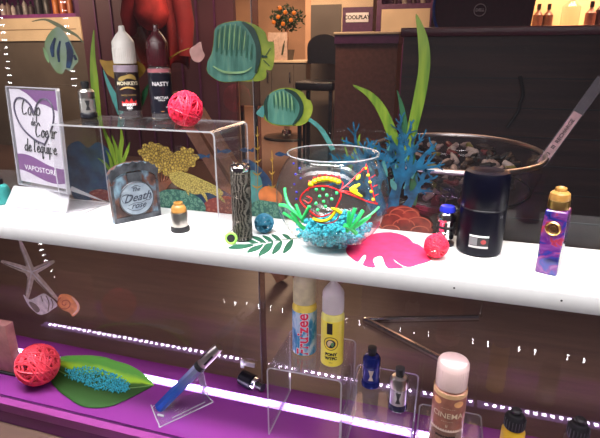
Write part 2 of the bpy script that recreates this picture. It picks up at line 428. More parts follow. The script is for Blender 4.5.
# smaller angelfish
fc = [(256.8,113),(260,108.5),(263,106),(266,98.7),(271.4,92.3),(282,88),(295,88.7),(303.4,93),(307,99),(310.5,100.5),(313,107.8),(311,116),(308,121),(302.4,125),(291.5,126),(275,125),(266,120.6),(263,116)]
dthing('fish_sticker', 'smaller green angelfish sticker just above the fishbowl', [
 ('body', sm([(266,99),(271.4,93),(282,89),(292,91),(299,99),(301,108),(299,117),(292,124.5),(276,124),(267,119),(264,109)]), G['teal'], 1),
 ('fins', sm(fc), G['lime'], 0),
 ('band', [st([(285,89),(295,94),(301.5,104),(300.5,115),(293,125)], (1.5, 4.5, 4, 4, 1.5)), st([(269,95),(266,103),(266.5,112),(268,120)], (1, 3.6, 3.6, 1))], G['dteal'], 2),
 ('snout', sm([(256.8,113),(260,108.5),(263.5,105.5),(265,111),(264,117),(260,116)]), G['lblue'], 3),
 ('stripe', [st([(x,y0),(x+.8,y0+7),(x+1,y1)], (.7, 1.6, .7)) for x, y0, y1 in ((274,95,108),(278,92,109),(282,91,110),(286,92,111),(290,94,112),(294,98,113))], G['line'], 3),
 ('pale_stripe', [st([(x,y0),(x+.8,y0+6),(x+1,y1)], (.6, 1.3, .6)) for x, y0, y1 in ((276,92,105),(280,91,106),(284,91,107),(288,93,108),(292,96,110))], G['lline'], 4)])
dthing('seaweed_sticker', 'curved teal seaweed blade sticker reaching down behind the fishbowl rim', [('blade', st([(309,119),(320,128),(328,140),(333,150)], (3.5, 4.5, 5, 5)), G['lblue'], -0.0)])
# blue striped fish
dthing('fish_sticker', 'blue and pale green striped fish sticker at upper left with a long top fin', [
 ('body', sm([(57,27),(50,33),(45.5,42),(46,52),(51,63),(57,72),(63,73.5),(66,69),(71,71),(75,66),(79,60),(75,50),(69,38),(62,29)]), ramp_mat('sticker_pale_fish','noise',[(.3,(.12,.19,.07)),(.7,(.20,.26,.22))],20,.45), 1),
 ('top_fin', st([(32,21.5),(45,19.5),(56,24),(66,30),(76,35),(84,43)], (.8, 2, 4, 4, 2.5, .6)), stk('olive_fin', (.12, .13, .07)), 0),
 ('stripe', [st([(56,38),(53,48),(54,57)], (2, 4.5, 2.5)), st([(61,41),(59,51),(60,62)], (1.5, 3, 2)), st([(68,42),(71,53),(69,68)], (4, 7, 4)), st([(75,55),(77,60)], (2, 3))], G['blue'], 2),
 ('side_fin', sm([(44,47),(49,55),(50,63),(46,57)]), G['lline'], 2)])
# mustard fish behind bottles
dthing('fish_sticker', 'mustard yellow butterflyfish sticker behind the white-capped bottle', [
 ('body', sm([(100,60),(107,61),(115,60),(126,58),(140,62),(146,70),(137,80),(122,82),(112,77),(106,72)]), G['mustard'], 1),
 ('streamer', st([(160,66),(168,60),(178,53),(190,48)], (1, 2.2, 1.5, .6)), G['mustard'], 1),
 ('tail_tip', sm([(190,50),(196,45),(201,42),(203,50),(205,56),(200,62),(193,60)]), stk('dusty_pink_tip', (.40, .22, .2)), 1)])
def blade(label, polys, m, name='seaweed_sticker', extra=None):
    parts = [('blade', polys, m, 0)]
    if extra: parts += extra
    return dthing(name, label, parts)
blade('tall narrow lime green seaweed blade sticker behind the small tank, left of the white-capped bottle', [st([(94,30),(93,55),(94.5,80),(98,116)], (.6, 5, 8, 7))], G['grass'])
blade('slim teal seaweed blade sticker crossing the white-capped bottle', [st([(103.5,70),(109,85),(116,100),(121,114)], (.6, 4, 7, 6))], G['lblue'])
blade('short green leaf sticker between the two tall bottles', [st([(149,84),(145,93),(142,106)], (.6, 6, 2))], G['dgrass'])
blade('tuft of yellow-green seaweed sticker behind the jar-shaped box', [st(p, w) for p, w in (
  ([(101,121),(106,135),(112,150),(116,172)], (.6,3,5,4)), ([(121,128),(122,140),(120,155),(119,172)], (.6,4,5,4)), ([(106,150),(110,158),(114,175)], (.6,3,4)),
  ([(130,142),(127,152),(122,165),(121,175)], (.6,3.5,4,3)), ([(112,135),(116,147),(118,160)], (.6,3,3)), ([(98,158),(106,164),(113,176)], (.6,3,3)))], G['grass'])
blade('small fork of yellow-green seaweed sticker right behind the fishbowl rim', [st([(360,134),(357,147),(352,160),(349,172)], (.6,4.5,5,3)), st([(342,137),(346,150),(350,163)], (.5,1.6,2)), st([(368,143),(374,147),(378,152)], (1,4,1))], G['grass'])
dthing('seaweed_sticker', 'tallest green seaweed sticker with three long blades, right of centre', [
 ('blade', [(416,13.5)]+sm([(416,14),(418,40),(418.5,68),(414,95),(408,125),(403,158),(410,158),(418,128),(426,95),(430.5,62),(427,35)])[1:], G['grass'], 1),
 ('blade', st([(353,85),(370,95),(383,112),(394,140),(399,170)], (.8, 7, 10, 11, 8)), G['grass'], 0),
 ('blade', st([(397,90),(402,108),(405,130),(406,160)], (.6, 5, 7, 7)), G['dgrass'], 0),
 ('blade', st([(413,118),(410,150),(414,185),(412,205)], (3, 10, 9, 8)), G['dgrass'], 0)])
# blue reef left + rock
dthing('reef_sticker', 'dark blue reef rock sticker seen through the left side of the riser', [('rock', sm([(66,152),(78,141),(88,148),(98,142),(110,152),(116,175),(114,197),(96,199),(82,200),(72,194)]), G['blue'], 0),
  ('pebbles', sm([(90,192),(100,189),(112,192),(116,199),(104,200),(92,199)]), G['red'], 1)], group=None)
dthing('coral_sticker', 'mustard sponge coral sticker right of the jar-shaped box', [
  ('strand', [st([(163,196),(161+dx*.3,186),(160+dx,172)], (1.5, 2, .8)) for dx in range(-14, 26, 4)], G['brown'], 0),
  ('sponge_tuft', [sm([(x+r_*math.cos(a)*(1+.25*math.sin(3*a+x)), y+r_*math.sin(a)) for a in [2*PI*k/9 for k in range(9)]], 2) for x, y, r_ in ((142,152,3.4),(146,147,3.6),(152,145,3.6),(159,147,4),(166,150,4),(171,155,4),(148,158,4),(154,164,4),(160,168,4.4),(168,172,4),(175,174,4.4),(180,170,4.2),(186,168,3.6),(193,163,3.8),(196,157,3.4),(191,151,3.4),(184,150,3.6),(179,154,3.4),(176,160,4),(184,160,4),(165,160,4.5),(156,155,4.5))], G['yel'], 2),('sponge', sm([(141,152),(147,146),(158,145),(168,150),(173,158),(178,158),(181,151),(189,150),(196,157),(192,166),(182,169),(177,176),(168,172),(158,170),(150,164),(144,160)]), G['yel'], 1)])
dthing('coral_sticker', 'pale yellow spreading coral sticker between the box and the engraved tube', [('branch', [sm([(170,174),(180,171),(192,174),(203,179),(214,184),(224,192),(219,196),(208,192),(196,194),(184,189),(174,183)])]+[st([(200,188),(206,196),(208,201)], (4, 3, .5)), st([(186,186),(190,195)], (4, 1)), st([(214,188),(222,198),(226,202)], (4, 3, .5))], G['ygr'], 3)])
dthing('coral_sticker', 'green bubble coral sticker low behind the gold-topped atomizer', [('bubbles', sm([(156,196),(164,190),(176,189),(190,192),(200,198),(206,206),(203,212),(180,210),(158,206)]), G['bub'], 2)])
dthing('reef_sticker', 'deep blue rock sticker left of the engraved tube', [('rock', sm([(192,196),(204,190),(216,188),(226,192),(236,200),(236,214),(216,214),(202,211)]), G['blue'], 0),
  ('pebbles', sm([(203,207),(208,200),(218,197),(228,196),(236,200),(238,214),(220,213),(206,211)]), G['red'], 1)])
dthing('coral_sticker', 'group of teal, orange and green corals between the engraved tube and the fishbowl', [
  ('teal_branch', [sm([(246,176),(252,170),(258,174),(262,182),(262,196),(256,203),(248,201),(245,190)])], G['lblue'], 0),
  ('orange_coral', [sm([(259,192),(266,186),(275,188),(282,195),(281,203),(270,206),(261,202)])], G['orange'], 1),
  ('green_bubbles', [sm([(250,206),(258,200),(270,201),(284,204),(292,212),(282,220),(262,219),(250,216)])], G['bub'], 2),
  ('blue_rock', sm([(240,165),(250,160),(268,176),(272,190),(262,204),(246,212),(240,200)]), G['blue'], -.4)])
def chain(label, x, y0, y1, n):
    ps = [st([(x, y0), (x+.6, (y0+y1)/2), (x, y1)], .7)]
    for k in range(n):
        yy = y0+(y1-y0)*(k+.6)/n; s = 2.2+k*.9
        ps.append(sm([(x-s, yy-1), (x, yy+1.6), (x+s, yy-1), (x+s*.5, yy+2.2), (x, yy+3), (x-s*.5, yy+2.2)], 2))
    dthing('seaweed_sticker', label, [('strand', ps, G['mustard'], 3)])
chain('thin yellow beaded seaweed sticker right of the engraved tube', 258, 126, 190, 5)
chain('shorter thin yellow beaded seaweed sticker nearest the fishbowl', 272.5, 150, 190, 3)
for lb, x, y, s in (('tiny blue fish sticker under the riser top', 202, 156, 1), ('tiny blue fish sticker above the spreading coral', 226, 151, -1), ('tiny blue fish sticker right of the engraved tube', 246, 150, 1), ('tiny blue fish sticker close to the fishbowl', 281, 154, 1)):
    dthing('fish_sticker', lb, [('body', sm([(x-6*s, y), (x-1*s, y-2.6), (x+5*s, y-.4), (x+8*s, y-3), (x+8*s, y+2), (x+4*s, y+.8), (x, y+2.4)], 2), G['blue'], 2)])
# bright blue branching coral
br = []
rs = random.Random(3)
def branch(x, y, a, l, w, d):
    x2, y2 = x+l*math.cos(a), y-l*math.sin(a)
    br.append(st([(x, y), ((x+x2)/2+rs.uniform(-1.5, 1.5), (y+y2)/2), (x2, y2)], (w, w*.8, max(.8, w*.6)), 3))
    if d > 0:
        for s in (-1, 1, .2):
            if d < 3 and s == .2 and rs.random() < .3: continue
            branch(x2 if s == .2 else x+(x2-x)*rs.uniform(.5, 1), y2 if s == .2 else y+(y2-y)*rs.uniform(.5, 1), a+s*rs.uniform(.4, .75), l*rs.uniform(.55, .8), max(.9, w*.62), d-1)
branch(384, 214, 1.85, 34, 13, 4); branch(392, 214, 1.35, 38, 13, 4); branch(400, 214, .95, 24, 10, 3); branch(376, 212, 2.1, 28, 8, 3)
br2 = [[(p[0]+.8, p[1]-.6) for p in q] for q in br[::7]]
dthing('coral_sticker', 'bright blue branching coral sticker right of the fishbowl', [('branch', br, G['sblue'], 3), ('tip', [st([(x,y),(x+dx,y-5)], (2.2, .6), 2) for x, y, dx in ((365,150,-2),(388,150,2),(405,160,3),(372,170,-3),(392,182,2),(404,188,2),(380,188,-1),(412,178,3),(396,168,0),(359,160,-2),(384,165,1))]+[sm([(383,160),(387,166),(388,176),(384,172)],2), sm([(391,178),(397,184),(396,190),(391,186)],2)], G['lblue'], 4)])
# rose coral
rp = []
for i, (x, y, rx, ry) in enumerate(((392,222,13,10),(404,216,16,11),(418,224,14,9),(396,212,9,7),(411,213,9,6),(404,225,12,7),(390,229,10,5),(424,229,9,5))):
    rp.append(sm([(x+rx*math.cos(a)*(1+.10*math.sin(5*a+i)), y+ry*math.sin(a)*(1+.12*math.cos(4*a+i))) for a in [2*PI*k/12 for k in range(12)]], 2))
rl = []
for (x, y, rx, ry, a0, a1) in ((392,222,12,9,2.6,5.8),(404,216,15,10,3.3,6.2),(418,224,13,8,3.9,6.6),(398,214,8,6,3,6),(411,214,8,5,3.4,6.4),(404,225,11,7,3.2,6.2),(404,221,6,4,3,6.3),(391,229,9,5,3.2,6.2),(420,230,9,5,3.3,6.3)):
    rl.append(st([(x+rx*math.cos(a0+(a1-a0)*k/6), y+ry*math.sin(a0+(a1-a0)*k/6)) for k in range(7)], 1.1, 2))
dthing('coral_sticker', 'dark red ruffled coral sticker behind the pink leaf', [('petals', rp, G['rose'], 5), ('petal_edge', rl, G['roseline'], 6)])
# starfish and shells below the shelf
C0 = (32, 272); tips = [((20, 240), 5.5), ((1.5, 261), 5.5), ((54.5, 261), 5.5), ((58.5, 300), 5), ((27.3, 299), 5)]
arms = [st([C0, ((C0[0]*2+q[0])/3, (C0[1]*2+q[1])/3), ((C0[0]+q[0]*2)/3, (C0[1]+q[1]*2)/3), q], (7, 6.3, 5.2, 2.4)) for q, w_ in tips]
core = [st([C0, ((C0[0]+q[0]*4)/5, (C0[1]+q[1]*4)/5)], (1.6, .6)) for q, w_ in tips]
dthing('starfish_sticker', 'pale beige starfish sticker hanging below the shelf at left', [('arms', arms+[sm([(28,268),(36,267),(38,275),(31,279),(26,274)],2)], G['sand'], 0), ('ridge', core, G['shell'], 1), ('dark_line', [[(p[0]-2.2, p[1]+.3) for p in st([((C0[0]*3+q[0])/4,(C0[1]*3+q[1])/4), ((C0[0]+q[0]*5)/6,(C0[1]+q[1]*5)/6)], (.9,.9))] for q, w_ in tips], G['sandd'], 1)])
dthing('shell_sticker', 'grey white conch shell sticker below the starfish', [('shell', sm([(24,294),(30,299),(36,297),(44,293),(50,296),(55,300),(58,305),(53,309),(47,313),(40,314),(33,309),(28,303)]), G['shell'], 2),
   ('opening', sm([(30,301),(36,303),(41,309),(38,312),(33,307)]), G['sandd'], 3), ('ridge', [st([(47,295),(50,302),(49,311)], 1.1), st([(52,298),(54,303),(53,308)], 1.1), st([(42,295),(44,301)], .9)], G['sandd'], 3)])
dthing('shell_sticker', 'orange spiral shell sticker at the tip of the starfish', [('shell', sm([(60,295),(67,293.5),(75,297),(80,304),(80,310),(74,316),(70,312),(63,309),(58.5,303)]), G['orsh'], 2),
   ('spiral', [st([(66+r_*math.cos(a), 303+r_*.85*math.sin(a)) for a, r_ in [(k*.5, .6+k*.36) for k in range(22)]], .9, 2)], G['dorsh'], 3), ('rim', st([(73,296),(79,303),(79,309),(74,314)], (1,2.4,2.4,1)), stk('pale_peach',(.6,.4,.25)), 4)])

# ------------------------------------------------------------------ acrylic risers
def riser(label, x0, x1, y0, y1, z0, z1, r=9, th=2.6, group='clear acrylic risers'):
    t = thing('acrylic_riser', label, 'riser', ((x0+x1)/2, (y0+y1)/2, z0), group=None)
    def prof(off):
        a0, a1, zt, rr = x0+off, x1-off, z1-off, r-off; P = [(a0, z0)]
        for k in range(7): a = PI-(PI/2)*k/6; P.append((a0+rr+rr*math.cos(a), zt-rr+rr*math.sin(a)))
        for k in range(7): a = PI/2-(PI/2)*k/6; P.append((a1-rr+rr*math.cos(a), zt-rr+rr*math.sin(a)))
        P.append((a1, z0)); return P
    A, B = prof(0), prof(th); n = len(A); V = []; Fc = []; I = []
    for P in (A, B):
        for y in (y0, y1): V += [(x, y, z) for x, z in P]
    # blocks: 0 outer front,1 outer back,2 inner front,3 inner back
    for i in range(n-1):
        Fc.append((i, i+1, n+i+1, n+i)); I.append(0); Fc.append((2*n+i, 3*n+i, 3*n+i+1, 2*n+i+1)); I.append(0)
        Fc.append((i, 2*n+i, 2*n+i+1, i+1)); I.append(1); Fc.append((n+i, n+i+1, 3*n+i+1, 3*n+i)); I.append(1)
    for i in (0, n-1): Fc.append((i, n+i, 3*n+i, 2*n+i)); I.append(1)
    c = ((x0+x1)/2, (y0+y1)/2, z0)
    o = build('sheet', (V, Fc), [M['acrylic'], M['acrylic_edge']], t, idx=I); o.location = -Vector(c)*S
    return t
riser('wide clear acrylic riser on the left of the white shelf, holding two tall bottles', -615, -321, 640, 762, .2, 166)
riser('tallest clear acrylic riser on the purple platform, under the blue and yellow bottles', -250, -123.5, 638, 758, DZ+.2, -213)
riser('middle clear acrylic riser on the purple platform, under the two small tanks', -118.5, -9.5, 606, 742, DZ+.2, -250)
riser('lowest clear acrylic riser on the purple platform, under the brown bottle', -6, 95, 575, 710, DZ+.2, -283)

# ------------------------------------------------------------------ sign holder
bl, brt = ony(4, 181, 700), ony(68, 189, 700); W_ = (brt-bl).length
t = thing('sign_holder', 'slanted clear acrylic sign holder with a white and purple card at far left', 'sign', (0, 0, 0))
lean = R(3); Hs = 170.; yw = R(12)
_p = ony(66, 189, 692); org = Vector((_p.x, 692, _p.z)); ux = Vector((-math.cos(yw), math.sin(yw), 0)); _n = Vector((-math.sin(yw), -math.cos(yw), 0)); uy = Vector((0, 0, math.cos(lean)))-_n*math.sin(lean); un = _n*math.cos(lean)+Vector((0, 0, math.sin(lean)))
WS = 130.
def sp(a, b, h=0.):  # a: 0 left..WS right, b up, h out of the card
    return org + ux*(WS-a) + uy*b + un*h
t.location = Vector((org.x-60, 702, 0))*S; toff = -Vector((org.x-60, 702, 0))*S
def sbuild(name, vf, m, par=t, sm_=False, lab=None):
    o = build(name, vf, m, par, smooth_=sm_)
    if par is t: o.location = toff
    return o
def plate(a0, a1, b0, b1, h0, h1): return slab([(a0, b0), (a1, b0), (a1, b1), (a0, b1)], lambda a, b: sp(a, b, h1), lambda a, b: sp(a, b, h0))
sbuild('back_sheet', plate(-5, WS+5, -6, Hs+4, -3.5, -1), M['acrylic'])
sbuild('front_sheet', plate(-5, WS+5, -6, Hs+4, 3.2, 4.6), M['acrylic'])
sbuild('edge', join(plate(WS+4, WS+6.5, -6, Hs+4, -3.5, 3), plate(-6.5, -4, -6, Hs+4, -3.5, 3), plate(-5, WS+5, Hs+2.5, Hs+4.5, -3.5, 3), plate(-5, WS+5, -8, -5.5, -3.5, 3)), M['acrylic_edge'])
card = sbuild('card', plate(0, WS, 0, Hs, -.8, .2), mat('card_white', (.62, .58, .64), .5, vary=.02))
pur = mat('card_purple', (.16, .05, .19), .5, scale=20)
def cpoly(pts, h): return slab([tuple(p[:2]) for p in smooth([Vector((a, b, 0)) for a, b in pts], 1, True)], lambda a, b: sp(a, b, h+.15), lambda a, b: sp(a, b, h))
def wave(b0, amp, ph): return [(a, b0+amp*math.sin(a/WS*PI*1.3+ph)) for a in [WS*k/16 for k in range(17)]]
up = wave(44, 9, 1.0); lo = wave(14, 8, 1.6)
sbuild('purple_wave', cpoly(up+lo[::-1], .3), pur, card)
sbuild('purple_corner', cpoly([(30, Hs), (50, Hs-7), (75, Hs-22), (100, Hs-25), (WS, Hs-34), (WS, Hs)], .3), pur, card)
hb = [(86, 76), (60, 82), (30, 98), (14, 118), (10, 140), (22, 154), (42, 153), (58, 143), (66, 130), (76, 145), (92, 155), (112, 152), (120, 136), (116, 116), (104, 98), (84, 74)]
def stroke3(pts, r_, fn, k=4): 
    P = smooth([Vector((a, b, 0)) for a, b in pts], k); return tube([fn(p.x, p.y) for p in P], r_, 5)
sbuild('heart', stroke3(hb, 1.7, lambda a, b: sp(a, b, .9)), mat('dark_heart', (.05, .035, .08), .5), card)
GL = {'C': ([[(1, 1.5), (.7, 1.95), (.25, 1.5), (.1, .7), (.4, 0), (1, .3)]], 1.15), 'o': ([[(.35, 1), (.05, .6), (.2, .05), (.55, .1), (.65, .6), (.35, 1), (.75, .85)]], .8),
 'u': ([[(0, 1), (.05, .3), (.3, 0), (.55, .3), (.6, 1), (.6, .2), (.8, 0)]], .85), 'p': ([[(0, 1), (-.1, -.9)], [(0, .7), (.35, 1), (.6, .6), (.4, .05), (0, .15)]], .8),
 'd': ([[(.6, .7), (.3, 1), (0, .5), (.25, 0), (.6, .4), (.7, 2)], [(.65, .6), (.65, .1), (.85, 0)]], .9), 'e': ([[(.05, .45), (.5, .6), (.4, 1), (.1, .8), (.05, .25), (.35, 0), (.75, .25)]], .78),
 'r': ([[(0, 1), (.05, 0)], [(.05, .6), (.3, 1), (.6, .9)]], .65), 'l': ([[(.1, 2), (0, .3), (.15, 0), (.3, .1)]], .4), "'": ([[(.1, 2), (0, 1.5)]], .25),
 'q': ([[(.6, .9), (.3, 1), (0, .5), (.25, 0), (.6, .4)], [(.6, 1), (.55, -.9), (.8, -.6)]], .88), 'i': ([[(0, 1), (.03, .15), (.2, 0)], [(.02, 1.45), (.05, 1.5)]], .36), ' ': ([], .5), 'é': ([[(.05, .45), (.5, .6), (.4, 1), (.1, .8), (.05, .25), (.35, 0), (.75, .25)], [(.25, 1.35), (.5, 1.75)]], .78)}
def hand(txt, a, b, s, r_=.9):
    ps = []
    for ch in txt:
        g, wd = GL[ch]
        for k in g: ps.append(stroke3([(a+x*s+y*s*.18, b+y*s) for x, y in k], r_, lambda p, q: sp(p, q, 1.3), 3))
        a += wd*s*1.1
    return ps
sbuild('lettering', join(*(hand('Coup', 30, 126, 14)+hand('de', 54, 108, 7, .7)+hand('Coeur', 62, 88, 13)+hand("de l'équipe", 26, 60, 11.5))), M['ink'], card)
sbuild('lettering', text_vf('VAPOSTORE', 13.5, lambda a, b: sp(64+a, 27+b+a*-.03, .75), sx=1.22), M['mauve_label'], card)
# foot of the holder
fy0, fy1 = 655, 752
b0 = sp(0, -6, 0); b1 = sp(WS, -6, 0)
sbuild('foot', join(slab([(b0.x-8, fy0+25), (b1.x+4, fy0+25), (b1.x+42, fy1-2), (b0.x-8, fy1-2)], lambda a, b: (a, b, 3.2), lambda a, b: (a, b, .3)),
   ([(b0.x, 700, b0.z), (b1.x, 700, b1.z), (b1.x+4, fy0+25, 3), (b0.x-8, fy0+25, 3), (b0.x, 703, b0.z), (b1.x, 703, b1.z), (b1.x+4, fy0+28, 3), (b0.x-8, fy0+28, 3)], [(0,1,2,3),(7,6,5,4),(0,4,5,1),(1,5,6,2),(2,6,7,3),(3,7,4,0)]),
   ([(b1.x, 702, b1.z), (b1.x, 706, b1.z+8), (b1.x+42, fy1-2, 3), (b1.x+38, fy1-2, 3)], [(0,1,2,3)])), M['acrylic_edge'] if False else clear('acrylic_foot', (.9,.88,.9), .08, .1, .35))
# teal thing at far left edge
p = onz(-2, 207, 0)
t = thing('bottle', 'teal item cut off by the left edge, beside the sign', 'bottle', (p.x-14, p.y+22, 0))
build('body', lathe([(16, 0), (18, 2), (18, 26), (15, 34), (9, 38)], 28), mat('teal_plastic', (.03, .24, .23), .4), t)
build('cap', cyl(9, 38, 48), M['black'], t)

# ------------------------------------------------------------------ bottles
def cmap(r, c=(0, 0), ang0=-PI/2, z0=0., out=.25):
    return lambda a, b: (c[0]+(r+out)*math.cos(ang0+a/r), c[1]+(r+out)*math.sin(ang0+a/r), z0+b)
def facing(x, y): return math.atan2(-y, -x)      # angle towards the camera foot
def bottle(label, x, y, z, r, h, capf, body_m, cap_m, bands, tip=True, group=None, label_m=None, liquid=None):
    """h total, capf fraction of height for the cap, bands: list of (z0,z1,mat,name)"""
    t = thing('eliquid_bottle', label, 'bottle', (x, y, z), group=group)
    hb = h*(1-capf)
    build('body', lathe([(r*.86, 0), (r, r*.12), (r, hb-r*.35), (r*.88, hb-r*.1), (r*.7, hb)], 44), body_m, t)
    rc = r*.93
    if tip:
        prof = [(rc, hb+.5), (rc, hb+(h-hb)*.56), (rc*.94, hb+(h-hb)*.61), (rc*.62, hb+(h-hb)*.75), (rc*.38, hb+(h-hb)*.83), (rc*.30, hb+(h-hb)*.86), (rc*.26, h-1), (rc*.15, h)]
    else:
        prof = [(rc*1.0, hb+.5), (rc, h-r*.25), (rc*.9, h-r*.08), (rc*.7, h)]
    c = build('cap', lathe(prof, 44), cap_m, t)
    ribs = []
    for k in range(36):
        a = 2*PI*k/36; ribs.append(box(-.35, .35, -.35, .35, hb+2, hb+(h-hb)*(.42 if tip else .75)))
        v_, f_ = ribs[-1]; ribs[-1] = ([(vx+rc*math.cos(a), vy+rc*math.sin(a), vz) for vx, vy, vz in v_], f_)
    build('grip_ribs', join(*ribs), cap_m, c, smooth_=False)
    out = {}
    for nm, z0, z1, m in bands:
        out[nm] = build(nm, lathe([(r+.02, z0), (r+.22, z0+.1), (r+.22, z1-.1), (r+.02, z1)], 44, cap=False), m, t)
    return t, out
def lett(par, txts, r, x, y, off=0.):
    ang = facing(x, y)+off
    for tx, size, zc, m, kw in txts:
        rot = kw.pop('rot', False); dz = kw.pop('da', 0.)
        f = cmap(r, z0=zc, ang0=ang+dz, out=.45)
        fn = (lambda a, b: f(-b, a)) if rot else f
        build('lettering', text_vf(tx, size, fn, **kw), m, par, smooth_=False)
        kw['rot'] = rot
# white capped bottle on the riser
x, y = -531, 742
dk = ramp_mat('jungle_label', 'noise', [(.40, (.012, .008, .008)), (.56, (.05, .03, .015)), (.68, (.38, .22, .05))], 45, .4, detail=2)
t, o = bottle('tall bottle with white cap and black and gold label, left one on the shelf riser', x, y, 166, 19.5, 150, .40, M['clear_vial'], M['frost'], [('label', 14, 76, M['ink'] if False else mat('dark_label', (.02, .012, .015), .35)), ('neck_band', 77, 88, mat('mauve_neck', (.28, .22, .27), .3))])
gold_i = mat('gold_ink', (.55, .38, .12), .4); white_i = M['mauve_label']; red_i = mat('red_ink', (.6, .03, .03), .4); green_i = mat('green_ink', (.12, .2, .03), .4)
lett(o['label'], [('MONKEYS', 8, 59, mat('cream_ink', (.6, .55, .4), .4), dict(bold=.25)), ('CIRCLE CROWN', 3.4, 40, gold_i, {}), ('MONKEY', 5.4, 24.5, white_i, dict(bold=.3)), ('MIX', 5.4, 19.5, white_i, dict(bold=.3)), ('60 ml', 2.6, 16, white_i, {})], 20.5, x, y)
ang = facing(x, y)
def cpatch(par, pts, r, ang, zc, m, name='emblem', out=.3, k=3, closed=True):
    P = [tuple(p[:2]) for p in smooth([Vector((a, b, 0)) for a, b in pts], k, True)]
    f1 = cmap(r, z0=zc, ang0=ang, out=out+.12); f0 = cmap(r, z0=zc, ang0=ang, out=out-.1)
    v2, f2 = refine(P, [tuple(t) for t in tessellate_polygon([[Vector((p[0], p[1], 0)) for p in P]])], r*.16)
    n2 = len(v2); vv = [f1(a, b) for a, b in v2]; nb = len(P)
    vv += [f1(*p) for p in P]+[f0(*p) for p in P]
    ff = f2+[(n2+i, n2+(i+1) % nb, n2+nb+(i+1) % nb, n2+nb+i) for i in range(nb)]
    return build(name, (vv, ff), m, par, smooth_=False)
def disc(rx, rz, n=20): return [(rx*math.cos(2*PI*k/n), rz*math.sin(2*PI*k/n)) for k in range(n)]
cpatch(o['label'], [(-15, 3), (-10, 8), (-2, 10), (6, 12), (14, 8), (16, 2), (8, 4), (0, 5), (-8, 1)], 20.5, ang, 62, mat('gold_leaf', (.32, .22, .06), .5), 'emblem', .2)
cpatch(o['label'], [(-14, 0), (-8, 4), (0, 5.5), (8, 4), (14, 0), (8, 1.5), (0, 3), (-8, 1.5)], 20.5, ang, 48.5, gold_i, 'emblem', .2)
cpatch(o['label'], [(-13, -5), (-12, 3), (-8, 0), (-4, 6), (0, 1), (4, 7), (8, 0), (12, 4), (13, -5)], 20.5, ang, 28, red_i, 'emblem', .2, 1)
x, y = -467, 742
t, o = bottle('tall black bottle with dark tapered cap, right one on the shelf riser', x, y, 166, 18.5, 150, .42, M['clear_vial'], mat('dark_red_cap', (.05, .008, .012), .25), [('label', 12, 76, mat('black_label', (.008, .008, .015), .3)), ('neck_band', 77, 83, mat('rose_neck', (.35, .12, .14), .3))])
lett(o['label'], [('NASTY', 9, 59, mat('cream_ink2', (.62, .6, .62), .4), dict(bold=.2)), ('NECTAR', 6, 37, white_i, {}), ('PREMIUM', 2.6, 33, white_i, {}), ('60ML', 2.8, 22, white_i, dict(da=.45)), ('- - -', 3, 15.5, mat('orange_ink', (.8, .4, .1), .4), dict(bold=.3))], 19.5, x, y)
# fruity bottle / yellow bottle on the tall riser
x, y = -204, 702
ice = ramp_mat('ice_label', 'noise', [(.3, (.01, .13, .40)), (.45, (.04, .35, .62)), (.6, (.55, .75, .85))], 60, .35, (1, 1, .5), detail=4, dist=1.5)
t, o = bottle('blue labelled bottle with yellow top and pink slanted lettering, left on the tallest riser', x, y, -213, 20.5, 163, .42, mat('yellow_liquid', (.85, .70, .12), .3), mat('pale_yellow_cap', (.68, .62, .38), .35, trans=.1), [('label', 2, 82, ice)])
pk = mat('pink_ink', (.85, .03, .10), .4)
lett(o['label'], [('Fruizee', 27, 42, white_i, dict(rot=True, bold=1.5, da=-.12)), ], 20.5, x, y)
v_ = text_vf('Fruizee', 27, lambda a, b: cmap(20.5, z0=42, ang0=facing(x, y)-.12, out=.8)(-b, a), bold=.5)
build('lettering', v_, pk, o['label'], smooth_=False)
lett(o['label'], [('KING SIZE', 4.4, 40, mat('blue_ink', (.02, .05, .35), .4), dict(rot=True, da=.50))], 20.5, x, y)
x, y = -151, 683
t, o = bottle('bright yellow bottle with white pointed cap and round black emblem, right on the tallest riser', x, y, -213, 18.5, 154, .38, mat('yellow_liquid2', (.80, .78, .20), .3), M['frost'], [('label', 3, 84, mat('yellow_label', (.88, .78, .07), .4, vary=.02))])
ang = facing(x, y)-.25
cpatch(o['label'], [(-4.5, -10), (4.5, -10), (4.5, 10), (-4.5, 10)], 18.5, ang, 72, M['ink'], 'black_panel', .3, 1)
cpatch(o['label'], disc(12, 12), 18.5, ang+.12, 45, M['ink'], 'emblem', .25)
cpatch(o['label'], disc(10.8, 10.8), 18.5, ang+.12, 45, mat('yellow_ink', (.85, .65, .05), .4), 'emblem', .4)
cpatch(o['label'], disc(7.6, 7.6), 18.5, ang+.12, 45, M['ink'], 'emblem', .55)
cpatch(o['label'], [(-5.5, 2), (-2, 6), (2, 5), (5, 1), (3, -2), (0, -1), (-2, -5), (-5, -3)], 18.5, ang+.12, 45, mat('cream_ink3', (.75, .6, .35), .4), 'emblem', .7)
cpatch(o['label'], [(0, 1), (4, 3), (5, -2), (2, -5)], 18.5, ang+.12, 45, mat('green_ink2', (.1, .3, .12), .4), 'emblem', .85)
for k, ch in enumerate('HORNY'): pass
lett(o['label'], [('PONY', 7, 25, M['ink'], dict(bold=.5)), ('WTFC', 7, 17.5, M['ink'], dict(bold=.5)), ('50ml', 3, 10, M['ink'], {})], 18.5, x, y, -.1)
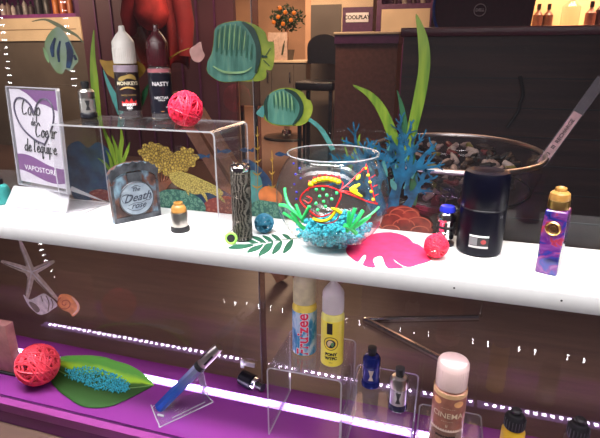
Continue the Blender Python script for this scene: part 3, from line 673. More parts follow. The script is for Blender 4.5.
# brown bottle on the low riser
x, y = 36, 618
t, o = bottle('brown and cream labelled bottle with rounded frosted cap on the lowest riser', x, y, -283, 23, 155, .27, mat('peach_liquid', (.72, .42, .30), .35), M['peach_frost'], [('label', 14, 104, mat('brown_label', (.30, .11, .07), .4, vary=.12, scale=90)), ('cream_band', 24, 48, mat('cream_band', (.72, .55, .45), .4)), ('gold_band', 104, 111, mat('gold_band', (.65, .42, .2), .4))], tip=False)
cr = mat('sand_ink', (.72, .56, .38), .4)
lett(o['label'], [('CINEMA', 12, 76, cr, dict(bold=.1)), ('* * * * * * *', 4, 87, cr, {}), ('* * * * * *', 4, 66, cr, {}), ('II', 7, 59, cr, {})], 23.2, x, y)
lett(o['label'], [('DOUBLE MANGO' if False else 'SINGLE BARREL', 4.2, 41, M['ink'], dict(bold=.25)), ('RESERVE', 2.6, 35, M['ink'], {}), ('COOKIE CREAM VANILLA', 2.4, 29, M['ink'], {})], 23.4, x, y)
for da, s in ((-.75, 1), (.62, 1)): cpatch(o['label'], disc(7, 5), 23, facing(x, y)+da, 96, mat('peach_ink', (.72, .36, .14), .4), 'emblem', .3)
for zz, d in ((51, 1), (21, -1)):
    pts = []
    for k in range(31): pts.append((-26+k*52/30, (3 if k % 2 else 0)*d))
    cpatch(o['label'], pts+[(26, -2*d), (-26, -2*d)], 23.2, facing(x, y), zz, mat('cream_zig', (.72, .55, .45), .4), 'scallop', .35, 1)
# black capped bottles bottom right
for lb, u, v_, yy, bm, hh in (('yellow bottle with knobbed black cap at the bottom edge', 517, 409, 655, mat('yellow_body', (.80, .50, .03), .4), 0), ('black-capped small bottle in the bottom right corner', 581, 418, 668, mat('smoky_body', (.10, .06, .05), .3), 0)):
    P = ony(u, v_, yy); h = P.z-DZ
    t = thing('dropper_bottle', lb, 'bottle', (P.x, yy, DZ))
    build('body', lathe([(14, 0), (16.5, 2), (16.5, h-38), (12, h-30), (9, h-29)], 36), bm, t)
    c = build('cap', lathe([(14, h-31), (14.5, h-30), (14, h-14), (11, h-9), (7, h-8)], 36), M['rubber'], t)
    build('nub', lathe([(5.5, h-8), (7.5, h-6), (7.5, h-2), (5, h)], 24), M['rubber'], c)
    rib = []
    for k in range(20):
        a = 2*PI*k/20; v0, f0 = box(-.5, .5, -.8, .8, h-29, h-15); rib.append(([(a1+14.6*math.cos(a), b1+14.6*math.sin(a), c1) for a1, b1, c1 in v0], f0))
    build('grip_ribs', join(*rib), mat('dark_grey_rib', (.05, .05, .06), .3), c, smooth_=False)

# ------------------------------------------------------------------ tanks
def tank(label, x, y, z, r, h, mb, mg, mt, win=None, blue=False):
    t = thing('vape_tank', label, 'tank', (x, y, z))
    base = build('base', lathe([(r*.9, 0), (r*1.04, h*.03), (r*1.04, h*.13), (r*.92, h*.17)], 32), mb, t)
    build('glass_section', lathe([(r*.95, h*.17), (r*.95, h*.55)], 32), mg, t)
    build('top_cap', lathe([(r, h*.55), (r, h*.72), (r*.8, h*.78), (r*.5, h*.80)], 32), mt, t)
    build('mouthpiece', lathe([(r*.42, h*.80), (r*.42, h*.86), (r*.5, h*.90), (r*.5, h*.99), (r*.38, h)], 24), M['rubber'], t)
    ang = facing(x, y)
    if win:
        for k in range(4):
            cpatch(t, [(-r*.28, -h*.13), (-r*.1, -h*.02), (-r*.3, h*.13), (r*.3, h*.13), (r*.1, -h*.02), (r*.28, -h*.13)], r*.95, ang+k*PI/2, h*.37, win, 'window_grille', .4, 1)
    return t
tank('navy blue small tank with black mouthpiece, left on the middle riser', -86, 690, -250, 14.5, 73, M['navy'], mat('navy_glass', (.015, .03, .20), .15), M['navy'], M['steel'])
tank('silver small tank with black mouthpiece and dark base, right on the middle riser', -37, 646, -250, 14, 74, mat('dark_base', (.02, .02, .05), .25), mat('silver_glass', (.55, .52, .55), .2, .6), M['steel'], M['ink'])
tank('silver small tank with black base at the left end of the shelf riser', -601, 722, 166, 13.5, 62, M['black'], mat('silver_glass2', (.62, .60, .56), .2, .7), M['steel'], M['ink'])
# blue topped chrome tank on the shelf
x, y = 9, 719
t = thing('vape_tank', 'chrome and black tank with shiny blue top beside the black jar', 'tank', (x, y, 0))
build('base', lathe([(11, 0), (14, 1), (14, 5), (9, 8), (9, 12)], 32), M['black'], t)
build('lower_ring', lathe([(12.5, 12), (13, 13), (13, 22), (12, 23)], 32), M['chrome'], t)
build('glass_section', cyl(12.4, 23, 38, 32), M['chrome'], t)
build('grille', join(*[([(px*math.cos(a)-py*math.sin(a), px*math.sin(a)+py*math.cos(a), pz) for px, py, pz in box(-1.6, 1.6, -13.6, -12.2, 20, 38)[0]], box(0,1,0,1,0,1)[1]) for a in [2*PI*k/6 for k in range(6)]]+[lathe([(13.4, 28), (13.8, 28.5), (13.8, 31), (13.4, 31.5)], 32, cap=False)]), M['ink'], t, smooth_=False)
build('top_ring', lathe([(13, 38), (13.5, 40), (13, 46), (10, 50), (9, 52)], 32), M['chrome'], t)
build('blue_cap', lathe([(9.5, 52), (11.5, 53), (11.5, 57), (9.5, 61), (6, 62)], 32), M['blue_plastic'], t)

# ------------------------------------------------------------------ wicker balls
def wicker(label, x, y, z, r, m, wr, n, seed, group=None):
    rs = random.Random(seed); t = []
    for k in range(n):
        ax = Vector((rs.gauss(0, 1), rs.gauss(0, 1), rs.gauss(0, 1))).normalized(); u = ax.orthogonal().normalized(); w2 = ax.cross(u)
        off = rs.uniform(-.45, .45)*r; rr = math.sqrt(r*r-off*off)*rs.uniform(.93, 1.)
        wob = rs.uniform(-.06, .06); ph = rs.uniform(0, 6)
        pts = []
        for j in range(30):
            a = 2*PI*j/30; p = ax*(off*(1+wob*math.sin(2*a+ph)))+(u*math.cos(a)+w2*math.sin(a))*rr
            p = p.normalized()*min(p.length, r)-(p.normalized()*wr)
            pts.append(p+Vector((0, 0, r)))
        t.append(tube(pts, wr, 5, True))
    o = build('wicker_ball', join(*t), m); o.location = Vector((x, y, z))*S
    return tag(o, label, 'wicker ball', group)
wicker('red wicker ball on the clear riser beside the tall black bottle', -383, 672, 166.5, 27, M['red_wicker'], 1.15, 44, 1)
wicker('small dark teal wicker ball beside the engraved tube', -268, 690, 0, 16.2, M['blue_wicker'], .9, 34, 2)
wicker('small red wicker ball on the stem end of the pink leaf', -2, 662, 1.2, 17.5, M['red_wicker'], .9, 40, 3)
wicker('large coral red wicker ball on the purple platform at lower left', -733, 640, DZ, 41.5, M['coral_wicker'], 1.9, 52, 4)

# ------------------------------------------------------------------ jar shaped box (rotated)
A, B = onz(115, 224.5, 0), onz(161, 215, 0); rz = math.degrees(math.atan2(B.y-A.y, B.x-A.x)); wd = (B-A).length
t = thing('jar_shaped_box', 'flat tin shaped like a rusty blue jar with a round lettered plate', 'box', ((A.x+B.x)/2, (A.y+B.y)/2, 0), rz)
rust = ramp_mat('rusty_blue', 'noise', [(.38, (.035, .012, .01)), (.48, (.12, .05, .035)), (.53, (.10, .13, .17)), (.6, (.20, .33, .42)), (.8, (.32, .48, .55))], 30, .55, (1, 1, .8), detail=6, bump=.4)
hw = wd/2; HH = 88; KZ = 1.17
out = [(-hw, 0), (hw, 0), (hw, 72), (hw*.94, 78), (hw*.98, 82)] + [(hw*1.0*math.cos(a), 82+19*math.sin(a)) for a in [PI*k/14 for k in range(15)]] + [(-hw*.98, 82), (-hw*.94, 78), (-hw, 72)]
dep = 11
build('body', slab([(a, b*(1)) for a, b in out], lambda a, b: (a, 0, b), lambda a, b: (a, dep, b)), rust, t, smooth_=False)
gm = ramp_mat('grey_metal_lid', 'noise', [(.3, (.02, .022, .028)), (.7, (.11, .12, .14))], 70, .4, metal=.3, bump=.5)
lid = []
for k in range(9):
    a0 = PI*k/9; a1 = PI*(k+1)/9; am = (a0+a1)/2
    lid.append([(hw*1.03*math.cos(a0), 80+19*math.sin(a0)), (hw*1.06*math.cos(am), 82.5+20.5*math.sin(am)), (hw*1.03*math.cos(a1), 80+19*math.sin(a1)), (hw*.94*math.cos(a1), 68+19*math.sin(a1)), (hw*.94*math.cos(a0), 68+19*math.sin(a0))])
build('lid_scallops', join(*[slab(q, lambda a, b: (a, -2.5, b), lambda a, b: (a, -.1, b)) for q in lid]), gm, t, smooth_=False)
build('side_straps', join(slab([(-hw*1.0, 0), (-hw*.9, 0), (-hw*.9, 66), (-hw*1.0, 66)], lambda a, b: (a, -1.6, b), lambda a, b: (a, -.1, b)), slab([(hw*.9, 0), (hw*1.0, 0), (hw*1.0, 66), (hw*.9, 66)], lambda a, b: (a, -1.6, b), lambda a, b: (a, -.1, b)), slab([(-hw*.97, 0), (hw*.97, 0), (hw*.97, 9), (-hw*.97, 9)], lambda a, b: (a, -1.6, b), lambda a, b: (a, -.1, b)), slab([(-11, 62), (11, 62), (13, 84), (-13, 84)], lambda a, b: (a, -2.4, b), lambda a, b: (a, -.1, b))), gm, t, smooth_=False)
zc = 39
pl = build('round_plate', slab([(a, b+zc) for a, b in disc(29, 29, 40)], lambda a, b: (a, -4, b), lambda a, b: (a, -.1, b)), ramp_mat('blue_grey_plate', 'noise', [(.3, (.17, .22, .28)), (.7, (.30, .36, .42))], 60, .5), t, smooth_=False)
build('plate_rim', tube([(29*math.cos(a), -3.6, zc+29*math.sin(a)) for a in [2*PI*k/40 for k in range(40)]], 1.3, 6, True), gm, pl)
inkb = mat('slate_ink', (.025, .035, .06), .5)
build('lettering', join(text_vf('The', 9, lambda a, b: (a-1, -4.4, zc+16+b), shear=.4, bold=.2), text_vf('Death', 19, lambda a, b: (a, -4.4, zc+2+b+a*.06), shear=.45, bold=.25), text_vf('rose', 14, lambda a, b: (a+1, -4.4, zc-12+b), shear=.45, bold=.2)), inkb, pl, smooth_=False)
sw = [[(-24, -4), (-26, 6), (-16, 10), (-10, 4), (-14, -2)], [(22, 6), (26, 0), (20, -6), (14, -3)], [(-16, -10), (-4, -7), (6, -8), (16, -5)], [(-8, 20), (0, 23), (8, 19)], [(-18, -14), (-8, -20), (4, -20), (14, -15)]]
build('flourish', join(*[tube([(p.x, -4.3, zc+p.y) for p in smooth([Vector((a, b, 0)) for a, b in q], 4)], .45, 5) for q in sw]), inkb, pl)

# ------------------------------------------------------------------ atomizer with gold top
t = thing('atomizer', 'short steel atomizer with gold top and black base on the white shelf', 'atomizer', (-402, 660, 0))
build('base', lathe([(14, 0), (15, 1), (15, 6), (13.5, 9)], 36), M['rubber'], t)
build('barrel', lathe([(12.6, 9), (13, 9.5), (13, 31), (12.4, 32)], 36), M['steel'], t)
build('gold_cap', lathe([(11.5, 32), (12.2, 33), (11.6, 39), (9.4, 43), (7.5, 44), (7.2, 48), (5.5, 48.5), (4.8, 44)], 36), M['amber'], t)
# engraved tube
x, y = -289, 652
t = thing('vape_tube', 'engraved dark steel vape tube with lime ring at its foot', 'vape', (x, y, 0))
eng = ramp_mat('engraved_steel', 'wave', [(.3, (.015, .013, .011)), (.55, (.06, .052, .045)), (.85, (.17, .15, .13))], 70, .45, metal=.4, dist=9, detail=2, bump=.6)
build('barrel', lathe([(14, 3), (14.6, 4), (14.6, 108), (14, 109)], 44), eng, t)
bs = []
for k in range(2): bs.append(tube([(14.6*math.cos(a), 14.6*math.sin(a), 8+k*98) for a in [2*PI*j/40 for j in range(40)]], .7, 6, True))
for row in range(5):
    for j in range(6):
        a0 = j*PI/3+(row % 2)*PI/6; zc = 19+row*19
        pts = []
        for s in range(26): th = s*.55; rr = 1.2+s*.27; a = a0+rr*math.cos(th)/14.6; pts.append((14.7*math.cos(a), 14.7*math.sin(a), zc+rr*math.sin(th)))
        bs.append(tube(pts, .42, 4))
build('scrollwork', join(*bs), mat('worn_silver', (.13, .11, .09), .4, .7), t)
top = build('top_cap', lathe([(14.8, 109), (15.2, 110), (15.2, 115), (13.5, 117), (5, 117), (4, 119.5), (2, 119.5)], 44), M['chrome'], t)
build('castle_notch', join(*[([(px*math.cos(a)-py*math.sin(a), px*math.sin(a)+py*math.cos(a), pz) for px, py, pz in box(-2.4, 2.4, 8, 13.6, 116, 119)[0]], box(0,1,0,1,0,1)[1]) for a in [2*PI*k/6 for k in range(6)]]), M['chrome'], top, smooth_=False)
build('foot_ring', lathe([(12, 0), (13.6, .5), (13.6, 3)], 40), M['rubber'], t)
pg = onz(233, 242, 0)
t = thing('silicone_ring', 'lime green silicone ring with a black centre leaning on the engraved tube', 'ring', (x-8.5, y-24, 9.5))
build('ring', ([(p[0], p[1]*.9+p[2]*0, p[2]) for p in tube([(7.6*math.cos(a), 0, 7.6*math.sin(a)) for a in [2*PI*k/28 for k in range(28)]], 2, 8, True)[0]], tube([(math.cos(a), 0, math.sin(a)) for a in [2*PI*k/28 for k in range(28)]], .1, 8, True)[1]), M['lime'], t)
build('centre', ([(a, c, b) for a, b, c in lathe([(6.6, -1), (6.8, 0), (6.6, 1)], 24)[0]], lathe([(6.6, -1), (6.8, 0), (6.6, 1)], 24)[1]), M['rubber'], t)
t.rotation_euler = (R(-14), 0, R(18))

# ------------------------------------------------------------------ paper leaves
fr = []
stem = [Vector((onz(u, v, 0).x, onz(u, v, 0).y, 0)) for u, v in ((228, 248), (245, 245), (262, 243), (280, 240.5), (299, 238.5))]
stp = smooth(stem, 5)
def flat(poly, z, th=.6):
    return slab([(p[0], p[1]) for p in poly], lambda a, b: (a, b, z+th), lambda a, b: (a, b, z))
def flatpx(pts, z, k=3):
    P = smooth([Vector((a, b, 0)) for a, b in pts], k, True) if k > 1 else [Vector((a, b, 0)) for a, b in pts]
    out = []
    for p in P: q = onz(p.x, p.y, z); out.append((q.x, q.y))
    return out
leaves = [[(228,248),(236,244.5),(248,244.5),(254,245),(246,248),(236,249)]]
for tipu, tipv, bu, bv in ((240,239,259,243.5),(250.5,236,266,243),(262,235.8,273,242),(271,234.5,281,241),(282,234.2,291,239.5),(297,235,299,238.8)):
    dx, dy = bu-tipu, bv-tipv; leaves.append([(tipu, tipv), (tipu+dx*.45+1, tipv+dy*.3-1), (tipu+dx*.8+1, tipv+dy*.7-.6), (bu, bv), (tipu+dx*.6-1, tipv+dy*.7+.6)])
for tipu, tipv, bu, bv in ((247,253,262,244.5),(258.5,256,272,243),(272,254.5,281,242),(283,253.5,292,240.5),(262,252,268,244)):
    dx, dy = bu-tipu, bv-tipv; leaves.append([(tipu, tipv), (tipu+dx*.3-.5, tipv+dy*.5-1), (bu-2.5, bv+.5), (bu+1.5, bv-.5), (tipu+dx*.7+1.5, tipv+dy*.4)])
vf = [flat([tuple(q) for q in ribbon2(stp, [1.4]*len(stp))], .45)]
for i, L in enumerate(leaves): vf.append(flat(flatpx(L, .5, 3), .3+.06*(i % 4)))
tag(build('paper_frond', join(*vf), M['green_paper'], smooth_=False, origin=(stem[2].x, stem[2].y, 0)), 'dark green cut-paper palm frond lying on the shelf in front of the fishbowl', 'paper leaf')
mon = [(346,249.6),(349,245.4),(360.3,244.4),(363,240),(368,236.2),(376,233.6),(390.5,232.4),(403,235.4),(410,239.5),(413,243),(418,244.5),(423.5,248.5),(427,254.5),(431.5,259.5),(425,262.5),(418,264.5),(411,266.8),(404.5,266.2),(398,262.6),(393.5,258.8),(395.5,262.5),(403.5,267.6),(396,268.2),(389.2,268.6),(385.4,265.2),(383.5,260),(381.8,256.2),(378,256.2),(374,258),(373,261.5),(375.4,267.2),(369,267),(362.8,264.6),(365.4,259.5),(366,254.8),(363,255.6),(360.3,259),(357.3,261.8),(353,259),(350,256.5),(347,253.4)]
tag(build('paper_leaf', flat(flatpx(mon, .5, 2), .3, .8), M['pink_paper'], smooth_=False, origin=(-60, 670, 0)), 'hot pink cut-paper split leaf lying on the shelf, right of the fishbowl', 'paper leaf')

# ------------------------------------------------------------------ fishbowl
BX, BY = -156., 681.; BR, BZR, BZC = 83., 84., 76.
t = thing('fishbowl', 'round clear glass fishbowl hand-painted with a red and yellow fish', 'fishbowl', (BX, BY, 0))
prof = []
for k in range(0, 29):
    a = -PI/2+R(22)+(R(140)-PI/2*0)*k/28*.93
    if a > R(43): break
    prof.append((BR*math.cos(a), BZC+BZR*math.sin(a)))
prof += [(BR*.735, 132.5), (BR*.75, 134), (BR*.79, 136.5)]
inner = [(r-1.4, z) for r, z in prof][::-1]
ps = [(34, 9)]+prof+inner+[(30, 10)]
build('glass_wall', lathe(prof, 72, cap=False), M['bowl_glass'], t)
build('rim', tube([(BR*.79*math.cos(a), BR*.79*math.sin(a), 136.8) for a in [2*PI*k/72 for k in range(72)]], 1.1, 8, True), M['rim_glass'], t)
build('glass_foot', lathe([(24, 0), (31, .6), (33, 3), (30, 6), (28, 7), (prof[0][0], prof[0][1]), (20, 8.5), (3, 7)], 60), M['bowl_base'], t)
# paint on the front of the bowl
def onbowl(u, v, out=.6):
    d = ray(u, v); o_ = CAM-Vector((BX, BY, BZC)); k = Vector((1/BR, 1/BR, 1/BZR))
    D = Vector((d.x*k.x, d.y*k.y, d.z*k.z)); O = Vector((o_.x*k.x, o_.y*k.y, o_.z*k.z))
    a, b, c = D.dot(D), 2*O.dot(D), O.dot(O)-1; disc_ = b*b-4*a*c
    s = (-b-math.sqrt(max(disc_, 0)))/(2*a); p = O+D*s; n = Vector((p.x*k.x, p.y*k.y, p.z*k.z)).normalized()
    return Vector((p.x*BR, p.y*BR, p.z*BZR+BZC))+n*out
def pl_(pts, r, k=4, closed=False): return tube([onbowl(p.x, p.y) for p in smooth([Vector((a, b, 0)) for a, b in pts], k, closed)], r, 6, closed)
red = [pl_([(300.5,197.8),(306,190.5),(313,187),(322,186),(330,187),(338,190.5),(341,195),(338,203),(332,212.5),(319,216.5),(307.8,209),(302,203)], 1.0, 3, True),
       pl_([(339,191),(348,184),(355,177),(361,171.5),(366.5,166)], .8), pl_([(366.5,166),(369,178),(372,190),(375,202),(377,203)], .9), pl_([(377,204),(366,201),(354,196),(340,191)], 1.1), pl_([(340,191),(350,192),(360,198)], .7),
       pl_([(308,191),(310,184),(309,181),(313,182),(314,177),(317,179),(320,174.5),(322,178),(326,174),(328,178),(332,174.5),(334,178),(339,176),(340,181),(343,183),(341,190)], .8, 2),
       pl_([(310,215),(316,221),(326,223),(335,221),(340,214)], .9), pl_([(361,172),(363,168),(365,170),(366,164)], .6, 2), pl_([(374,196),(378,194)], .6), pl_([(373,187),(377,185)], .6), pl_([(371,178),(375,175)], .6), pl_([(304,200),(309,203),(312,199),(307,196)], .7), pl_([(345,186),(352,188),(356,186)], .6)]
build('red_fish_outline', join(*red), M['paint_red'], t)
def blob(u, v, rx, ry=None):
    c = onbowl(u, v, .4); return ball(c, rx, 10, 6, (ry or rx)/rx)
yel = [blob(u, v, 4.2, 3.6) for u, v in ((311,184.5),(315,181.5),(319,180),(323,179.3),(327,179),(331,179.6),(335,180.6),(338,182))]+[blob(u, v, 2.3) for u, v in ((365.4,168.5),(368,175.5),(369.8,182.4),(370.9,191.6),(372.8,199.6))]
yel += [tube([onbowl(a, b), onbowl((a+c)/2, (b+d)/2), onbowl(c, d)], [1.4, 2.8, 1.6], 8) for a, b, c, d in ((356.5,180,359.5,175),(349.5,189.5,359.5,184.5),(350,190.5,361.5,196.5),(350,190,357,190.5))]
yel += [tube([onbowl(p.x, p.y) for p in smooth([Vector(q) for q in ((313,218.5,0),(320,220.5,0),(327,220,0),(332,216,0),(336,210,0))], 3)], 2.2, 8), tube([onbowl(331, 208), onbowl(337, 210), onbowl(341, 213)], [1.5, 3, 3], 8)]
build('yellow_paint', join(*yel), M['paint_yellow'], t)
build('green_spots', join(*[blob(u, v, 2.3) for u, v in ((322.9,189.4),(316.3,189.8),(326.9,195.3),(319.6,196.4),(323.6,201.5),(331.7,199.3),(336.8,193),(317.7,210),(325.5,206.5),(316,203.5))]), M['paint_green'], t)
gr = [tube([onbowl(p.x, p.y) for p in smooth([Vector((a, b, 0)) for a, b in q], 3)], w_, 8) for q, w_ in (
 ([(285,188),(286,196),(289,204),(294,210)], 2.0), ([(280.5,205),(287,206),(294,211),(302,218)], 2.6), ([(309.7,206),(306,213),(302,220)], 2.4), ([(292,212),(298,222),(305,229)], 2.8), ([(296,204),(299,212),(303,222)], 2.2), ([(284,213),(292,218),(302,226)], 2.2),
 ([(378.5,207),(371,214),(362,220),(352,228)], 1.6), ([(363,210),(358,218),(352,226),(346,231)], 2.6), ([(355,208),(352,216),(349,226)], 2.6), ([(349,211),(348,219),(347,228)], 2.0), ([(370,216),(360,224),(350,230)], 2.0), ([(344,225),(350,228),(356,233)], 3))]
build('green_plant', join(*gr[:6]), M['paint_green'], t); build('green_plant', join(*gr[6:]), M['paint_green'], t)
build('blue_dots', join(*[blob(u, v, 1.6) for u, v in ((293.9,163.7),(299.8,168.5),(295.7,174.4),(300.9,178.4),(294.5,184.3),(296.8,192.3),(296.5,199))]), M['paint_blue'], t)
# gravel
rs = random.Random(11); gv = []
for k in range(1150):
    for _ in range(50):
        x, y, z = rs.uniform(-62, 62), rs.uniform(-62, 62), rs.uniform(9, 46)
        rmax = BR*math.sqrt(max(0, 1-((z-BZC)/BZR)**2))-4
        hmax = 29+9*math.sin(x*.05+1)+5*math.sin(y*.09)
        if x*x+y*y < rmax*rmax and z < hmax: break
    rr = rs.uniform(2.2, 3.4); gv.append(ball((x, y, z), rr, 6, 4, rs.uniform(.6, 1)))
o = build('turquoise_gravel', join(*gv), M['turq'], smooth_=False); o.location = Vector((BX, BY, 0))*S
tag(o, 'turquoise gravel heaped in the bottom of the fishbowl', 'gravel', kind='stuff')

# ------------------------------------------------------------------ black jar
x, y = 57, 711
t = thing('black_jar', 'large black cylindrical jar with a small white printed label', 'jar', (x, y, 0))
build('body', lathe([(28, 0), (31, 3), (31.4, 10), (31.4, 66), (30.6, 67), (30.6, 68)], 56), M['black_gloss'], t)
build('lid', lathe([(30.8, 68), (31.4, 69), (31, 112), (29, 118), (22, 120), (20, 119), (4, 119)], 56), M['black_gloss'], t)
build('seam_ring', lathe([(31.3, 66.6), (31.7, 67), (31.7, 68), (31.3, 68.4)], 56, cap=False), mat('dark_grey_seam', (.01, .01, .015), .5), t)
ang = facing(x, y)-.02
lb = cpatch(t, [(-13, -8), (13, -8), (13, 8), (-13, 8)], 31.4, ang, 24, M['ink'], 'label', .2, 1)
cpatch(lb, [(-13, 6.4), (13, 6.4), (13, 9), (-13, 9)], 31.4, ang, 24, M['mauve_label'], 'label_bar', .4, 1)
cpatch(lb, [(-13, -9.5), (13, -9.5), (13, -6.5), (-13, -6.5)], 31.4, ang, 24, mat('grey_print', (.5, .5, .5), .5), 'label_bar', .4, 1)
cpatch(lb, [(-13, -5.6), (-2, -5.6), (-2, 5.6), (-13, 5.6)], 31.4, ang, 24, mat('grey_square', (.16, .16, .17), .5), 'label_panel', .4, 1)
cpatch(lb, disc(3.6, 3.2), 31.4, ang, 24, mat('red_logo', (.30, .03, .03), .5), 'emblem', .4).name = 'emblem'
for ob in lb.children:
    if ob.name.startswith('emblem'):
        ob.rotation_euler = (0, 0, 6.2/31.4)
for da, zz in ((-1.0, 84-12), (.9, 60)): 
    lett(t, [('| |||', 4, zz, mat('faint_print', (.2, .2, .22), .5), dict(da=da, bold=.1))], 31.5, x, y)

# ------------------------------------------------------------------ stabwood mod
A = onz(534.5, 272, 0); B = onz(556, 277, 0)
rz = math.degrees(math.atan2(B.y-A.y, B.x-A.x)); wd = (B-A).length
t = thing('box_mod', 'purple, blue and red marbled resin vape with gold button and amber top', 'vape', (A.x, A.y, 0), rz)
stab = ramp_mat('stab_resin', 'noise', [(.30, (.01, .01, .09)), (.42, (.025, .03, .22)), (.48, (.10, .015, .15)), (.56, (.17, .05, .22)), (.62, (.36, .035, .05)), (.72, (.08, .01, .13))], 45, .15, (1, 1, 1.3), detail=2, dist=1.2, coat=.5)
hb_ = 86
prof2 = [(0, 0), (wd, 0), (wd, hb_*.35), (wd*1.04, hb_*.6), (wd*1.02, hb_), (wd*.02, hb_), (-wd*.03, hb_*.65), (0, hb_*.35)]
P2 = [tuple(p[:2]) for p in smooth([Vector((a, b, 0)) for a, b in prof2], 1, True)]
o = build('body', slab(P2, lambda a, b: (a, 0, b), lambda a, b: (a, 32, b)), stab, t, smooth_=False)
bv = o.modifiers.new('bevel', 'BEVEL'); bv.width = .0022; bv.segments = 3; bv.limit_method = 'ANGLE'
def ylathe(prof, cx_, cz_, n=32):
    v, f = lathe(prof, n, cap=True); return [(cx_+a, -c, cz_+b) for a, b, c in v], f
bt = build('button_ring', ylathe([(9.2, -1), (9.2, .8), (8, 2), (6.6, 1.2), (6, 0)], wd*.5, 63), M['gold'], t)
build('button', ylathe([(5, 0), (5, 1.8), (3.6, 2.4), (1.6, 2.4)], wd*.5, 63), mat('bronze_button', (.25, .12, .05), .25, .8), bt)
tc = build('atomizer_base', lathe([(12, hb_), (12.6, hb_+.6), (12.6, hb_+11), (12, hb_+12)], 36, (wd*.48, 15, 0)), M['gold'], t)
build('top_cap', lathe([(12.4, hb_+12), (12.6, hb_+13), (11.6, hb_+20), (9, hb_+22.5), (7, hb_+23), (6.6, hb_+27), (5, hb_+28), (3.5, hb_+26)], 36, (wd*.48, 15, 0)), M['amber'], t)

# ------------------------------------------------------------------ lower deck items
# big leaf
U = [(52,362),(62,356.5),(76,355.5),(90,355.5),(104,357),(116,361),(128,364.5),(140,371),(150,380),(154,385)]
Lw = [(52,364),(50,379),(58,390),(68,398),(80,405.5),(94,408),(110,406.5),(124,401),(140,393),(153,386)]
Us = smooth([Vector((a, b, 0)) for a, b in U], 4); Ls = smooth([Vector((a, b, 0)) for a, b in Lw], 4); n = len(Us); mt = 14
grid = []
for i in range(n):
    s = i/(n-1); pu = ony(Us[i].x, Us[i].y, 701); plw = onz(Ls[i].x, Ls[i].y, DZ+1.5)
    if pu.z < DZ+2: pu = onz(Us[i].x, Us[i].y, DZ+2)
    for j in range(mt+1):
        q = j/mt; xx = plw.x+(pu.x-plw.x)*q; yy = plw.y+(pu.y-plw.y)*q
        zz = plw.z+(pu.z-plw.z)*q**2.2 + 1.5*math.sin(PI*q)*math.sin(s*9)*.4
        grid.append(Vector((xx, yy, zz)))
def leafpt(s, q):
    i = min(n-1, max(0, int(s*(n-1)))); j = min(mt, max(0, int(q*mt))); return grid[i*(mt+1)+j]
Fc = []; 
for i in range(n-1):
    for j in range(mt): a = i*(mt+1)+j; Fc.append((a, a+1, a+mt+2, a+mt+1))
lf, nt, b = nodes('leaf_backlit_green')
tcn = nt.nodes.new('ShaderNodeUVMap'); sep = nt.nodes.new('ShaderNodeSeparateXYZ'); nt.links.new(tcn.outputs['UV'], sep.inputs[0])
noi = nt.nodes.new('ShaderNodeTexNoise'); noi.inputs['Scale'].default_value = 5; nt.links.new(tcn.outputs['UV'], noi.inputs['Vector'])
mm = nt.nodes.new('ShaderNodeMath'); mm.operation = 'MULTIPLY_ADD'; mm.inputs[1].default_value = .22; nt.links.new(noi.outputs['Fac'], mm.inputs[0]); nt.links.new(sep.outputs['Y'], mm.inputs[2])
rp_ = nt.nodes.new('ShaderNodeValToRGB'); cr_ = rp_.color_ramp  # lime back half paints the light of the strip into the leaf colour
for p_, c_ in ((.60, (.025, .075, .015)), (.76, (.05, .14, .02)), (.82, (.34, .62, .03)), (.90, (.30, .58, .04)), (1., (.10, .34, .05))):
    e = cr_.elements.new(p_); e.color = (*c_, 1)
for e in list(cr_.elements):
    if e.color[0] > .95 and e.color[2] > .95: cr_.elements.remove(e); break
cr_.elements[0].color = (.025, .075, .018, 1)
nt.links.new(mm.outputs[0], rp_.inputs['Fac']); nt.links.new(rp_.outputs['Color'], b.inputs['Base Color']); b.inputs['Roughness'].default_value = .6; b.inputs['Specular IOR Level'].default_value = .15
t = thing('leaf', 'large glossy green artificial leaf holding turquoise beads', 'leaf', (-620, 650, DZ))
o = build('blade', (grid, Fc), lf, t); o.location = -Vector((-620, 650, DZ))*S
uv = o.data.uv_layers.new(name='UVMap')
for pol in o.data.polygons:
    for li in pol.loop_indices:
        vi = o.data.loops[li].vertex_index; uv.data[li].uv = ((vi//(mt+1))/(n-1), (vi % (mt+1))/mt)
so = o.modifiers.new('thickness', 'SOLIDIFY'); so.thickness = .0006
rib = smooth([leafpt(k/12, .55)+Vector((0, 0, .8)) for k in range(13)], 3)
o = build('midrib', tube(rib, [1.0]*len(rib), 6), mat('leaf_rib', (.12, .28, .04), .4), t); o.location = -Vector((-620, 650, DZ))*S
# beads on the leaf
poly = [(64,371),(78,368.5),(92,368),(103,371),(114,374),(122,379),(129,386),(127,392),(118,393),(106,391),(96,390),(84,384),(72,380)]
def inside(x, y):
    c = False; j = len(poly)-1
    for i in range(len(poly)):
        (xi, yi), (xj, yj) = poly[i], poly[j]
        if (yi > y) != (yj > y) and x < (xj-xi)*(y-yi)/(yj-yi)+xi: c = not c
        j = i
    return c
gq = []
def projpx(P): d = P-CAM; k = d.dot(FW); return 300+F*d.dot(RT)/k, 219-F*d.dot(UP)/k
cands = []
for i in range(n-1):
    for j in range(mt):
        a, b_, c, d = grid[i*(mt+1)+j], grid[i*(mt+1)+j+1], grid[(i+1)*(mt+1)+j], grid[(i+1)*(mt+1)+j+1]
        for _ in range(9):
            p, q = rs.random(), rs.random(); P = a.lerp(b_, q).lerp(c.lerp(d, q), p); u, v = projpx(P)
            if inside(u+rs.gauss(0, 1.2), v+rs.gauss(0, .8)): cands.append(P)
rs.shuffle(cands)
for P in cands[:900]: rr = rs.uniform(1.3, 1.8); gq.append(ball((P.x, P.y, P.z+rr*rs.uniform(.8, 2.0)), rr, 6, 4))
o = build('turquoise_beads', join(*gq), M['turq'], origin=(-620, 650, DZ))
